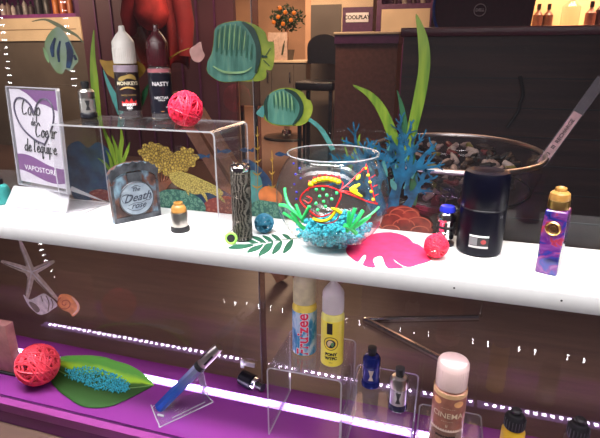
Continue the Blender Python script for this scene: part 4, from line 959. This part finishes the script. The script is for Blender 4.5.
tag(o, 'scatter of tiny turquoise beads on the green leaf', 'beads', kind='stuff')
# pink box
A = onz(15.5, 376.5, DZ); T = ony(8, 325, A.y)
t = thing('box', 'dusty pink box on a dark base, cut off by the left edge', 'box', (A.x-35, A.y+8, DZ))
h = T.z-DZ
build('carton', box(-60, 33, -6, 14, 5, h-6, 1.5), M['dusty_pink'], t)
build('base', box(-62, 36, -10, 18, .2, 5, 1), M['rubber'], t)
# pen and stand
b0 = ony(159, 408, 640); t0 = ony(219, 347, 690)
t = thing('vape_pen', 'slim vape pen fading from blue to silver, leaning on a clear stand', 'vape', b0)
d = (t0-b0); Lp = d.length; rotq = d.to_track_quat('Z', 'Y')
t.rotation_mode = 'QUATERNION'; t.rotation_quaternion = rotq
gradm, nt, b = nodes('blue_silver_fade'); b.inputs['Metallic'].default_value = .55; b.inputs['Roughness'].default_value = .3
tcn = nt.nodes.new('ShaderNodeTexCoord'); sp_ = nt.nodes.new('ShaderNodeSeparateXYZ'); nt.links.new(tcn.outputs['Object'], sp_.inputs[0])
mr = nt.nodes.new('ShaderNodeMapRange'); mr.inputs['From Max'].default_value = Lp*S*.72; nt.links.new(sp_.outputs['Z'], mr.inputs['Value'])
rr_ = nt.nodes.new('ShaderNodeValToRGB'); rr_.color_ramp.elements[0].color = (.01, .06, .42, 1); rr_.color_ramp.elements[1].color = (.45, .47, .6, 1)
e = rr_.color_ramp.elements.new(.45); e.color = (.03, .13, .52, 1); nt.links.new(mr.outputs[0], rr_.inputs['Fac']); nt.links.new(rr_.outputs['Color'], b.inputs['Base Color'])
build('barrel', lathe([(9.5, 0), (10.5, 1), (10.5, Lp*.66), (10, Lp*.665)], 8), gradm, t, smooth_=False)
build('collar', lathe([(10.5, Lp*.66), (11.2, Lp*.665), (11.2, Lp*.71), (10.5, Lp*.715)], 32), M['rubber'], t)
c = build('tank_section', lathe([(9.5, Lp*.715), (10, Lp*.72), (10, Lp*.96), (9, Lp*.975), (8.6, Lp), (4, Lp)], 32), M['steel'], t)
build('tank_slot', join(*[([(px*math.cos(a)-py*math.sin(a), px*math.sin(a)+py*math.cos(a), pz) for px, py, pz in box(-2, 2, -10.5, -9.4, Lp*.76, Lp*.9, .5)[0]], box(-1.4, 1.4, -8, -7, 0, 9, .5)[1]) for a in (0, PI/2, PI, 3*PI/2)]), M['ink'], c, smooth_=False)
build('button', join(*[([(px*math.cos(a)-py*math.sin(a), px*math.sin(a)+py*math.cos(a), pz) for px, py, pz in box(-2.5, 2.5, -11.4, -9.8, Lp*.5, Lp*.56, .5)[0]], box(-2, 2, -8, -7, 0, 9, .5)[1]) for a in (PI/2,)]), M['rubber'], t, smooth_=False)
# stand
t = thing('pen_stand', 'small clear acrylic stand propping up the slim pen', 'stand', (b0.x+40, 650, DZ))
q = -Vector((b0.x+40, 650, DZ))*S
def seg(pts, r_=1.1): return tube(pts, r_, 6)
Z0 = DZ+1.2
pA, pB, pC, pD = [onz(u, v, Z0) for u, v in ((151, 405), (160, 427), (213, 402), (203, 391))]
o = build('base_plate', slab([(p.x, p.y) for p in (pA, pB, pC, pD)], lambda a, b: (a, b, DZ+2.4), lambda a, b: (a, b, DZ+.2)), M['acrylic'], t, smooth_=False); o.location = q
o = build('base_edge', join(seg(smooth([pA, pB.lerp(pA, .1), pB.lerp(pC, .08), pC], 3)), seg([pC, pD]), seg([onz(172, 418, Z0), onz(205, 402, Z0)])), M['acrylic_edge'], t); o.location = q
top_ = b0.lerp(t0, .62)+Vector((4, 8, -10)); fo = onz(205, 395, DZ+2)
hx = Vector((6, 0, 0))
o = build('prop', ([top_-hx, top_+hx, fo+hx, fo-hx]+[p+Vector((0, 2.5, 0)) for p in (top_-hx, top_+hx, fo+hx, fo-hx)], [(0,1,2,3),(7,6,5,4),(0,4,5,1),(1,5,6,2),(2,6,7,3),(3,7,4,0)]), M['acrylic_edge'], t, smooth_=False); o.location = q
lo_ = onz(155, 418, DZ+2)+Vector((6, 9, 0))
o = build('backrest', ([lo_-hx, lo_+hx, top_+hx, top_-hx]+[p+Vector((0, 2.2, -1)) for p in (lo_-hx, lo_+hx, top_+hx, top_-hx)], [(0,1,2,3),(7,6,5,4),(0,4,5,1),(1,5,6,2),(2,6,7,3),(3,7,4,0)]), M['acrylic'], t, smooth_=False); o.location = q
o = build('lip', tube([lo_-hx, lo_+hx], 2.0, 8), M['acrylic_edge'], t); o.location = q
# small black atomizer lying behind riser
P = onz(252, 394, DZ)
t = thing('small_atomizer', 'small black and chrome atomizer lying behind the tallest riser leg', 'atomizer', (P.x-8, P.y+16, DZ+15.2), -20)
def xl(prof, n=28): v, f = lathe(prof, n); return [(c, a, b) for a, b, c in v], f
build('body', xl([(12, -26), (15, -23), (15, 6), (12, 9)]), M['black_gloss'], t)
build('ring', xl([(12.5, 9), (13.5, 10), (13.5, 16), (12, 17)]), M['chrome'], t)
build('mouthpiece', xl([(7, 17), (6, 24), (8, 31)]), M['black'], t)
# clear price clip on the pane edge
P = ony(252, 365, 764)
t = thing('glass_clip', 'small clear clip on the pane joint above the purple platform', 'clip', (P.x, 764, P.z))
build('clip_plate', box(-22, 6, -2, 2, -5, 5, 1), M['acrylic_edge'], t); build('clip_tab', box(-24, -16, -3, 2.5, -10, 8, 1), M['acrylic_edge'], t)

# ------------------------------------------------------------------ shop interior
# candy basket stand
RX, RY, RC = 186, 235, Vector((18, 1165, 64))
t = thing('candy_stand', 'oval clear bowl with chrome rim on a chrome foot, full of small samples', 'stand', (RC.x, RC.y, FLZ))
el = lambda k, s=1., z=0.: Vector((RX*s*math.cos(2*PI*k/72), RY*s*math.sin(2*PI*k/72), z-FLZ))
build('rim', tube([el(k, 1, 64) for k in range(72)], 5.5, 8, True), mat('satin_chrome', (.8, .78, .76), .3, 1., vary=0), t)
v, f = [], []
lv = [(1, 64), (.99, 30), (.94, 0), (.86, -25), (.7, -42), (.4, -50), (.05, -51)]
build('bowl', ([el(k, s, z) for s, z in lv for k in range(72)], [(i*72+k, i*72+(k+1) % 72, (i+1)*72+(k+1) % 72, (i+1)*72+k) for i in range(len(lv)-1) for k in range(72)]), clear('smoky_bowl', (.75, .7, .7), .05, .02, .02), t)
build('lower_ring', tube([el(k, .90, -14) for k in range(72)], 2.2, 6, True), M['black'], t)
fb_, fr_, fd = [onz(u, v, FLZ+6)-Vector((RC.x, RC.y, FLZ)) for u, v in ((366, 320), (478, 318), (441, 359))]
h1, h2 = fb_+(fr_-fb_)*.10, fb_+(fd-fb_)*.10
build('foot', tube(smooth([fr_, h1.lerp(fr_, .5), h1, fb_, h2, h2.lerp(fd, .5), fd], 6), 9, 10), M['chrome'], t)
build('post', cyl(4, 8, -40-FLZ, 16, (fr_.x+6, fr_.y+8, 0)), M['chrome'], t)
# samples
pal = [((.42, .30, .26), 2), ((.012, .01, .01), 10), ((.20, .03, .03), 2), ((.6, .48, .42), 1.6), ((.05, .03, .025), 6), ((.22, .2, .05), 1)]
mats = [mat('sample_colour', c, .35, vary=.05) for c, _ in pal]; wts = [w_ for _, w_ in pal]
protos = []
for m in mats:
    r0 = 8.5
    v1 = xl([(4, -16), (6.5, -14), (7, -2), (6.5, 6), (4, 9), (3.4, 15), (2, 17)], 12)
    o = build('sample_capsule', v1, m); protos.append(o)
first = [True]*len(mats); rs = random.Random(5); cnt = 0
lab = 'small sample piece heaped with others in the chrome-rimmed bowl'
for z, step, s in ((36, 0, .88), (17, 1, .86), (-2, 2, .76), (-21, 3, .6)):
    yy = -RY
    while yy < RY:
        xx = -RX+rs.uniform(0, 20)
        while xx < RX:
            keep = (xx/(RX*s))**2+(yy/(RY*s))**2 < .86 and (z == 36 or yy < -20)
            if keep and not (abs(xx) < 14 and abs(yy-40) < 14) and rs.random() < .9 and cnt < 290:
                i = rs.choices(range(len(mats)), wts)[0]
                if first[i]: c = protos[i]; first[i] = False
                else: c = protos[i].copy(); COL.objects.link(c)
                c.location = (RC+Vector((xx, yy, z-64+rs.uniform(-3, 3)+(12*(1-(xx/RX)**2) if z == 36 else 0))))*S
                c.rotation_euler = (0, R(rs.uniform(-35, 35)), rs.uniform(-1.5, 1.5)+(PI if rs.random() < .5 else 0))
                tag(c, lab, 'sample', 'samples in the chrome-rimmed bowl'); cnt += 1
            xx += 42
        yy += 27
for i, o in enumerate(protos):
    if first[i]: bpy.data.objects.remove(o)
# price label on a clear rod, attached to the rim
P0 = RC+Vector((RX+4, -10, 0)); 
A, B, C_ = ony(541, 164, 1150), ony(578, 113, 1150), ony(603, 78, 1150)
t = thing('price_label_holder', 'slanting clear rail with a pinkish printed price strip, at the rim of the sample bowl', 'label', A)
dr = (B-A).normalized(); nr = dr.cross(Vector((0, 1, 0))).normalized()
def railp(s0, s1, w0, w1, y0, y1):
    P = [A+dr*s0+nr*w0, A+dr*s1+nr*w0, A+dr*s1+nr*w1, A+dr*s0+nr*w1]
    V = [p+Vector((0, y0, 0))-A for p in P]+[p+Vector((0, y1, 0))-A for p in P]
    return V, [(0,1,2,3),(7,6,5,4),(0,4,5,1),(1,5,6,2),(2,6,7,3),(3,7,4,0)]
Lr = (B-A).length; Lt = (C_-A).length
build('rail', railp(-4, Lt, -11, 11, 1, 3.5), clear('rail_clear', (.85, .8, .85), .06, .05, .12), t, smooth_=False)
st_ = build('strip', railp(0, Lr, -9, 9, 0, .8), mat('pale_pink_strip', (.85, .55, .55), .5), t, smooth_=False)
tv = text_vf('3 3   III  RECHARGE', 11, lambda a, b: Vector((0, 0, 0))+dr*(Lr/2+a)+(-nr if nr.z < 0 else nr)*b+Vector((0, -.3, 0)), bold=.2)
build('lettering', tv, M['ink'], st_, smooth_=False)

# dark counter
t = thing('counter', 'long dark brown plank-fronted counter with maroon top behind the sample bowl', 'counter', (500, 1950, FLZ))
build('front', box(-665, 1900, -250, 250, 0, 725), M['counter'], t, smooth_=False)
build('counter_top', box(-675, 1900, -265, 270, 725, 752, 4), M['counter_top'], t)
for k in range(7):
    build('groove', box(-665, 1900, -252, -249.5, 90*k+60, 90*k+64), M['ink'], t, smooth_=False)
# cable hanging on the counter front
cp = [ony(520, 76, 1690), ony(522, 85, 1690), ony(523, 95, 1690), ony(520, 104, 1690), ony(519, 110, 1690), ony(514, 118, 1690), ony(507, 128, 1690)]
o = build('cable', tube(smooth([p-cp[0] for p in cp], 4), 4.5, 8), M['rubber']); o.location = cp[0]*S
tag(o, 'black cable hanging down the front of the dark counter', 'cable')
# monitor
A, B = ony(430, 33, 1900), ony(532, 33, 1900); T = ony(430, -30, 1900)
t = thing('monitor', 'dark maroon monitor back with a round white logo on the counter', 'monitor', (A.x+(B.x-A.x)/2, 1900, 353))
hw_ = (B.x-A.x)/2
v0 = [(-hw_, 0, 0), (hw_-8, 0, 0), (hw_+14, 8, 300), (-hw_+6, 8, 300), (-hw_, 34, 0), (hw_-8, 34, 0), (hw_+14, 42, 300), (-hw_+6, 42, 300)]
build('casing', (v0, [(0,1,2,3),(7,6,5,4),(0,4,5,1),(1,5,6,2),(2,6,7,3),(3,7,4,0)]), mat('maroon_black', (.05, .003, .014), .55), t, smooth_=False)
L0 = ony(480, 10, 1896)-Vector((A.x+hw_, 1900, 353))
wh = mat('pale_logo', (.62, .5, .5), .4)
lg = build('logo', tube([(L0.x+19*math.cos(a), -1, L0.z+19*math.sin(a)) for a in [2*PI*k/40 for k in range(40)]], 1.2, 6, True), wh, t)
build('lettering', text_vf('DELL', 13, lambda a, b: (L0.x+a, -1, L0.z+b), bold=.3), wh, lg, smooth_=False)
# blue hoop left of the monitor
P = ony(443, 10, 1850)
o = build('hoop', tube([(78*math.cos(a), 0, 110*math.sin(a)) for a in [R(80)+R(150)*k/30 for k in range(31)]], 5, 8), mat('blue_hoop', (.03, .06, .30), .3)); o.location = (ony(458, 6, 1850))*S
tag(o, 'blue curved cable loop in front of the maroon monitor', 'cable')

# lit shelf at the upper right
A = ony(530, 31, 2300); B = ony(640, 34, 2300)
t = thing('lit_shelf', 'brightly lit cream shelf unit at upper right behind the counter', 'shelf unit', (A.x, 2300, A.z))
build('back_panel', box(0, 760, 180, 195, -700, 420), M['cream'], t, smooth_=False)
build('shelf_board', box(0, 760, 0, 180, -14, 0), M['cream'], t, smooth_=False)
build('side_panel', box(-14, 0, 0, 195, -700, 420), M['cream'], t, smooth_=False)
l = bpy.data.lights.new('lit_shelf_lamp', 'AREA'); l.shape = 'RECTANGLE'; l.size = .7; l.size_y = .1; l.energy = 10; l.color = (1, .55, .3)
lo2 = bpy.data.objects.new('lit_shelf_lamp', l); COL.objects.link(lo2); lo2.location = (A+Vector((380, 60, 330)))*S; lo2.rotation_euler = (R(15), 0, 0)
def small_bottle(label, x, y, z, r, h, bm, cm, group=None, name='bottle'):
    t = thing(name, label, 'bottle', (x, y, z), group=group)
    build('body', lathe([(r*.9, 0), (r, r*.1), (r, h*.6), (r*.35, h*.74), (r*.3, h*.82)], 20), bm, t)
    build('cap', lathe([(r*.38, h*.8), (r*.4, h*.82), (r*.4, h)], 16), cm, t)
    return t
P = ony(568, 31, 2340)
small_bottle('clear bottle standing on the lit cream shelf', P.x, 2340, A.z+.2, 34, 150, M['clear_vial'], M['frost'])
for k, (u, dy, col, nm) in enumerate(((536, 120, (.12, .05, .04), 'dark little bottle at the left end of the lit shelf'), (546, 130, (.10, .04, .03), 'second dark little bottle on the lit shelf'), (588, 60, (.25, .1, .08), 'brown bottle right of the clear bottle on the lit shelf'), (598, 70, (.05, .02, .03), 'dark bottle at the right edge of the lit shelf'))):
    P = ony(u, 30, 2300+dy); small_bottle(nm, P.x, 2300+dy, A.z+.2, 20, 110+20*(k == 3), mat('lit_bottle', col, .3), M['black'])
# cream boxes behind monitor-left: purple framed display shelves at centre
def display(label, u0, u1, v0, v1, y, z_floor=FLZ, face='cream', depth=200):
    A, B = ony(u0, v1, y), ony(u1, v0, y)
    t = thing('display_unit', label, 'cabinet', ((A.x+B.x)/2, y, z_floor)); w2 = (B.x-A.x)/2
    return t, A, B, w2
t, A, B, w2 = display('purple framed wall display unit behind the counter, left of the monitor', 376, 436, -14, 32, 3000)
build('frame', box(-w2, w2, 0, 200, 0, A.z-FLZ-0), M['purple_dark'], t, smooth_=False)
build('cream_drawer', box(-w2+28, w2-20, -10, 0, A.z-FLZ-6, A.z-FLZ+118), M['cream'], t, smooth_=False)
build('frame_post', join(box(-w2, -w2+26, -10, 180, A.z-FLZ, A.z-FLZ+520), box(w2-18, w2, -10, 180, A.z-FLZ, A.z-FLZ+520), box(-w2, w2, 180, 200, A.z-FLZ, A.z-FLZ+520), box(-w2+26, w2-18, -10, 180, A.z-FLZ+118, A.z-FLZ+145)), M['purple_dark'], t, smooth_=False)
for k in range(5):
    xx = (A.x+B.x)/2-w2+90+k*52; small_bottle('small bottle on the purple framed unit left of the monitor', xx, 3080, A.z+146, 15, 95, mat('vial_%d' % k, (.35, .3, .26) if k % 2 else (.05, .02, .03), .3), M['frost'], 'bottles on the purple framed unit')
t, A, B, w2 = display('cream panelled wall unit with a purple band and white name plate', 311, 374, -14, 25, 3050)
build('body', box(-w2, w2, 0, 160, A.z-FLZ-40, A.z-FLZ+560), M['cream'], t, smooth_=False)
build('purple_band', box(w2*.05, w2+2, -8, 0, A.z-FLZ-52, A.z-FLZ+92), M['purple_dark'], t, smooth_=False)
pl = build('name_plate', box(w2*.16, w2*.88, -12, -8, A.z-FLZ+10, A.z-FLZ+62, 1), M['mauve_label'], t)
build('lettering', text_vf('COOLPLAY', 30, lambda a, b: (w2*.52+a, -12.6, A.z-FLZ+36+b), bold=1), M['ink'], pl, smooth_=False)
for zz, tx in ((175, 'E-LIQUIDES'), (150, 'LA MAISON  E-CIG')): build('lettering', text_vf(tx, 28, lambda a, b: (-w2*.45+a, -1, A.z-FLZ+zz+b), bold=.6), M['ink'], t, smooth_=False)
build('grey_door', box(-w2, 0, -6, 0, -0, A.z-FLZ+110), M['grey_cab'], t, smooth_=False)
# sideboard with purple front
A, B = ony(335, 32, 2350), ony(398, 32, 2350)
t = thing('sideboard', 'low plum sideboard with a pale top, left of the dark counter', 'sideboard', ((A.x+B.x)/2, 2450, FLZ)); w2 = (B.x-A.x)/2
build('carcass', box(-w2, w2, -80, 120, 0, A.z-FLZ-14), mat('brown_plum', (.14, .06, .045), .5), t, smooth_=False)
build('purple_edge', box(-w2-4, w2+4, -90, 120, A.z-FLZ-50, A.z-FLZ-12), M['purple_dark'], t, smooth_=False)
build('top', box(-w2-8, w2+8, -95, 125, A.z-FLZ-12, A.z-FLZ, 3), M['cream'], t)
# black stool and round chair back
P = ony(324, 60, 2900)
t = thing('chair', 'black chair with rounded back beside the plum sideboard', 'chair', (P.x, 2900, FLZ))
bk = [(-95, 0), (95, 0), (98, 60)]+[(98*math.cos(a), 90+70*math.sin(a)) for a in [PI*k/12 for k in range(13)]]+[(-98, 60)]
zb = ony(324, 60, 2900).z-FLZ
build('backrest', slab(bk, lambda a, b: (a, -12, b+zb-20), lambda a, b: (a, 12, b+zb-20)), M['black'], t, smooth_=False)
build('seat', box(-110, 110, -220, 10, zb-160, zb-110, 12), M['black'], t)
for a_, b_2 in ((-90, -190), (90, -190), (-90, -10), (90, -10)): build('leg', box(a_-10, a_+10, b_2-10, b_2+10, 0, zb-160), M['black'], t, smooth_=False)
# pillar
A, B = ony(305, 100, 5600), ony(312, 100, 5600)
t = thing('pillar', 'narrow pale peach pillar left of the chair', 'pillar', ((A.x+B.x)/2, 5600, FLZ))
build('shaft', box((A.x-B.x)/2, (B.x-A.x)/2, 0, 60, 0, 1999), M['wall_warm'], t, smooth_=False)
# cabinet with cards and plant
A, B = ony(238, 60, 3000), ony(306, 60, 3000)
t = thing('cabinet', 'grey cabinet with pale top under the potted orange tree', 'cabinet', ((A.x+B.x)/2, 3100, FLZ)); w2 = (B.x-A.x)/2
zt = A.z-FLZ
build('carcass', box(-w2, w2, -100, 160, ony(270, 108, 2900).z-FLZ, zt-16), M['grey_cab'], t, smooth_=False)
build('top', box(-w2-6, w2+6, -110, 165, zt-16, zt, 3), M['cream'], t)
for xa, ya in ((-w2+12, -88), (w2-12, -88), (-w2+12, 148), (w2-12, 148)): build('leg', box(xa-10, xa+10, ya-10, ya+10, 0, ony(270, 108, 2900).z-FLZ), M['black'], t, smooth_=False)
for xd in (-w2*.3, w2*.35):
    dd = build('door', box(xd-w2*.3, xd+w2*.3, -106, -100, ony(270, 106, 2900).z-FLZ, zt-30), M['grey_cab'], t, smooth_=False); build('handle', tube([(xd+w2*.2, -112, zt-130), (xd+w2*.2, -112, zt-70)], 5, 8), M['chrome'], dd)
for k, (u, ww, dy, lb2) in enumerate(((259, 26, 20, 'small pale display card left on the grey cabinet'), (278, 62, 0, 'larger pale display card with two bottle pictures on the grey cabinet'))):
    P = ony(u, 59, 3020+dy)
    t = thing('display_card', lb2, 'card', (P.x, 3020+dy, A.z)); 
    cd = build('card', box(-ww, ww, -3, 3, 0, 160, 1), mat('peach_card_%d' % k, (.62, .46, .36), .5), t)
    for sx_, tilt in ((-ww*.45, 0), (ww*.45, 12)):
        v_, f_ = small = lathe([(6, 0), (6, 60), (3, 66), (3, 84)], 12)
        ca, sa = math.cos(R(tilt)), math.sin(R(tilt))
        build('bottle_picture', ([(sx_+a*ca+c*sa, -4+b*.15, 30+c*ca-a*sa) for a, b, c in v_], f_), mat('dark_green_print', (.05, .06, .03), .4), cd)
P = ony(287, 34, 3120)
t = thing('orange_tree', 'small dark orange tree with round fruit on the grey cabinet', 'plant', (P.x, 3120, A.z))
build('pot', lathe([(38, 0), (48, 60), (50, 62), (46, 62)], 24), M['grey_cab'], t)
build('trunk', tube([(0, 0, 60), (4, 0, 120), (0, 0, 200)], 6, 8), M['pale_wood'], t)
rs = random.Random(9); lv_ = []
for k in range(420):
    p = Vector((rs.gauss(0, 1), rs.gauss(0, 1), rs.gauss(0, 1))).normalized()*rs.uniform(.5, 1); c = Vector((p.x*115, p.y*80, 245+p.z*80))
    a = Vector((rs.gauss(0, 1), rs.gauss(0, 1), rs.gauss(0, 1))).normalized(); b2 = a.orthogonal().normalized(); 
    o_ = len(lv_); lv_.append(([c-a*15, c+b2*6, c+a*15, c-b2*6], [(0, 1, 2, 3)]))
build('foliage', join(*lv_), mat('dark_leaf', (.02, .05, .015), .5), t, smooth_=False)
for k, (dx, dz) in enumerate(((-30, 250), (15, 275), (50, 230), (-60, 220), (0, 210), (70, 270), (-20, 300))):
    build('fruit', ball((dx, -75, dz), 13, 14, 8), mat('orange_fruit', (.8, .25, .02), .4), t)
# chrome foot stool on the floor (under the smaller fish)
P = onz(287, 138, FLZ)
t = thing('stool', 'swivel stool with chrome column and black round foot, seen below the smaller fish', 'stool', (P.x, P.y, FLZ))
build('foot', lathe([(190, 0), (200, 8), (190, 20), (60, 34), (50, 40)], 48), M['black'], t)
build('column', lathe([(48, 38), (40, 70), (26, 76), (26, 330)], 24), M['chrome'], t)
build('seat', lathe([(150, 330), (170, 345), (170, 380), (150, 395)], 40), M['grey_cab'], t)
# pale wooden easel legs, left centre
t = thing('easel', 'splayed brown wooden easel legs seen through the left riser', 'easel', (-560, 1300, FLZ))
for (a, b_2) in (((186, 122), (216, 172)), ((212, 138), (232, 170))):
    p0, p1 = ony(*a, 1300), ony(*b_2, 1300); dd = (p1-p0).normalized(); p1 = p0+dd*((p0.z-FLZ-8)/-dd.z)
    p0 = p0-dd*90; o0 = Vector((-560, 1300, FLZ)); w3 = 18
    q3 = dd.cross(Vector((0, 1, 0))).normalized()*w3
    V = [p0-q3-o0, p0+q3-o0, p1+q3-o0, p1-q3-o0]; V += [p+Vector((0, 26, 0)) for p in V]
    build('leg', (V, [(0,1,2,3),(7,6,5,4),(0,4,5,1),(1,5,6,2),(2,6,7,3),(3,7,4,0)]), M['pale_wood'], t, smooth_=False)
# left: shelf unit with cream drawer
A, B = ony(-30, 38, 3000), ony(84, 42, 3000)
t = thing('wall_unit', 'large wall unit at upper left with a cream drawer under a purple shelf', 'cabinet', (B.x-450, 3150, FLZ))
zt = (ony(0, 40, 3000).z+ony(80, 42, 3000).z)/2-FLZ; x1 = 450
zc1 = ony(40, 18, 3000).z-FLZ; zs = zc1+24
build('lower_cupboard', box(-900, x1, -150, 200, 0, zt), M['grey_cab'], t, smooth_=False)
build('cream_drawer', box(-900, x1, -165, 200, zt, zc1), M['cream'], t, smooth_=False)
build('drawer_groove', box(-900, x1-40, -167, -164, zt+72, zt+77), mat('groove_brown', (.25, .17, .1), .5), t, smooth_=False)
build('purple_shelf', box(-900, x1-30, -160, 200, zc1, zs), mat('bright_purple', (.22, .05, .20), .4), t, smooth_=False)
build('niche_back', box(-900, x1, 180, 200, zs, zs+560), M['purple_dark'], t, smooth_=False)
build('side_post', box(x1-30, x1+8, -160, 200, zc1, zs+560), M['purple_dark'], t, smooth_=False)
for k, (u, r_, h_, c_, lb2) in enumerate(((4, 20, 90, (.5, .42, .38), 'pale bottle'), (9, 20, 100, (.25, .18, .15), 'brown bottle'), (14, 18, 80, (.6, .55, .5), 'white bottle'), (20, 22, 90, (.05, .04, .05), 'black bottle'), (26, 18, 110, (.3, .28, .26), 'grey bottle'), (32, 22, 85, (.08, .06, .06), 'dark squat bottle'), (40, 30, 150, (.03, .03, .035), 'tall black bottle'), (48, 26, 150, (.05, .05, .05), 'second tall black bottle'), (57, 24, 150, (.55, .16, .03), 'orange bottle'), (64, 24, 150, (.5, .12, .03), 'second orange bottle'), (71, 22, 150, (.45, .14, .05), 'third orange bottle'))):
    P = ony(u, 14, 3030+(k % 3)*25); small_bottle(lb2+', %s along the purple shelf at upper left' % ['first','second','third','fourth','fifth','sixth','seventh','eighth','ninth','tenth','last'][k], P.x, 3030+(k % 3)*25, FLZ+zs+.3, r_*.95, h_*1.1, mat('shelf_bottle', c_, .35), M['black'] if k < 8 else M['amber'], 'bottles on the purple shelf')
# plum wall panel and red jacket shape standing in for a reflected figure
A, B = ony(86, 60, 2900), ony(235, 60, 2900)
t = thing('partition', 'dark plum partition panel behind the tall bottles', 'partition', ((A.x+B.x)/2, 2900, FLZ)); w2 = (B.x-A.x)/2
build('panel', box(-w2, w2, 0, 40, 0, 1500), mat('plum_panel2', (.085, .03, .045), .5, scale=3), t, smooth_=False)
build('rib', join(*[box(-w2+k*w2*2/9-6, -w2+k*w2*2/9+6, -10, 0, 0, 1500) for k in range(1, 9)]), M['purple_dark'], t, smooth_=False)
A, B, T = ony(134, 66, 2500), ony(188, 66, 2500), ony(160, -20, 2500)
t = thing('red_reflection', 'red jacket shape standing in for a reflected person, behind the black bottle', 'reflection', ((A.x+B.x)/2+30, 2500, A.z))
w2 = (B.x-A.x)/2; V = []; Fc = []; nx, nz = 40, 12; hz = T.z-A.z
for j in range(nz+1):
    q = j/nz
    for i in range(nx+1):
        s = i/nx*2-1; wz = w2*(.78+.35*math.sin(q*2.6)); V.append((s*wz, 30*math.sin(s*9+q*2)*(1-q*.4)-40*math.cos(s*1.4), q*hz-(20*math.sin(s*7) if j == 0 else 0)))
for j in range(nz):
    for i in range(nx): a = j*(nx+1)+i; Fc.append((a, a+1, a+nx+2, a+nx+1))
o = build('body', (V, Fc), M['red_cloth'], t); so = o.modifiers.new('thickness', 'SOLIDIFY'); so.thickness = .01
build('sleeve', tube([Vector((-w2*.8, -30, hz*.9)), Vector((-w2*1.05, -30, hz*.6)), Vector((-w2*.95, -40, hz*.35))], [50, 46, 36], 16), M['red_cloth'], t)
build('sleeve', tube([Vector((w2*.8, -30, hz*.95)), Vector((w2*1.0, -50, hz*.5)), Vector((w2*.95, -60, hz*.12))], [50, 46, 36], 16), M['red_cloth'], t)
build('hood', lathe([(30, hz*.42), (75, hz*.50), (95, hz*.62), (80, hz*.78), (40, hz*.86)], 20, (-10, -70, 0)), mat('bright_red_hood', (.55, .05, .05), .8, vary=.2, scale=12), t)
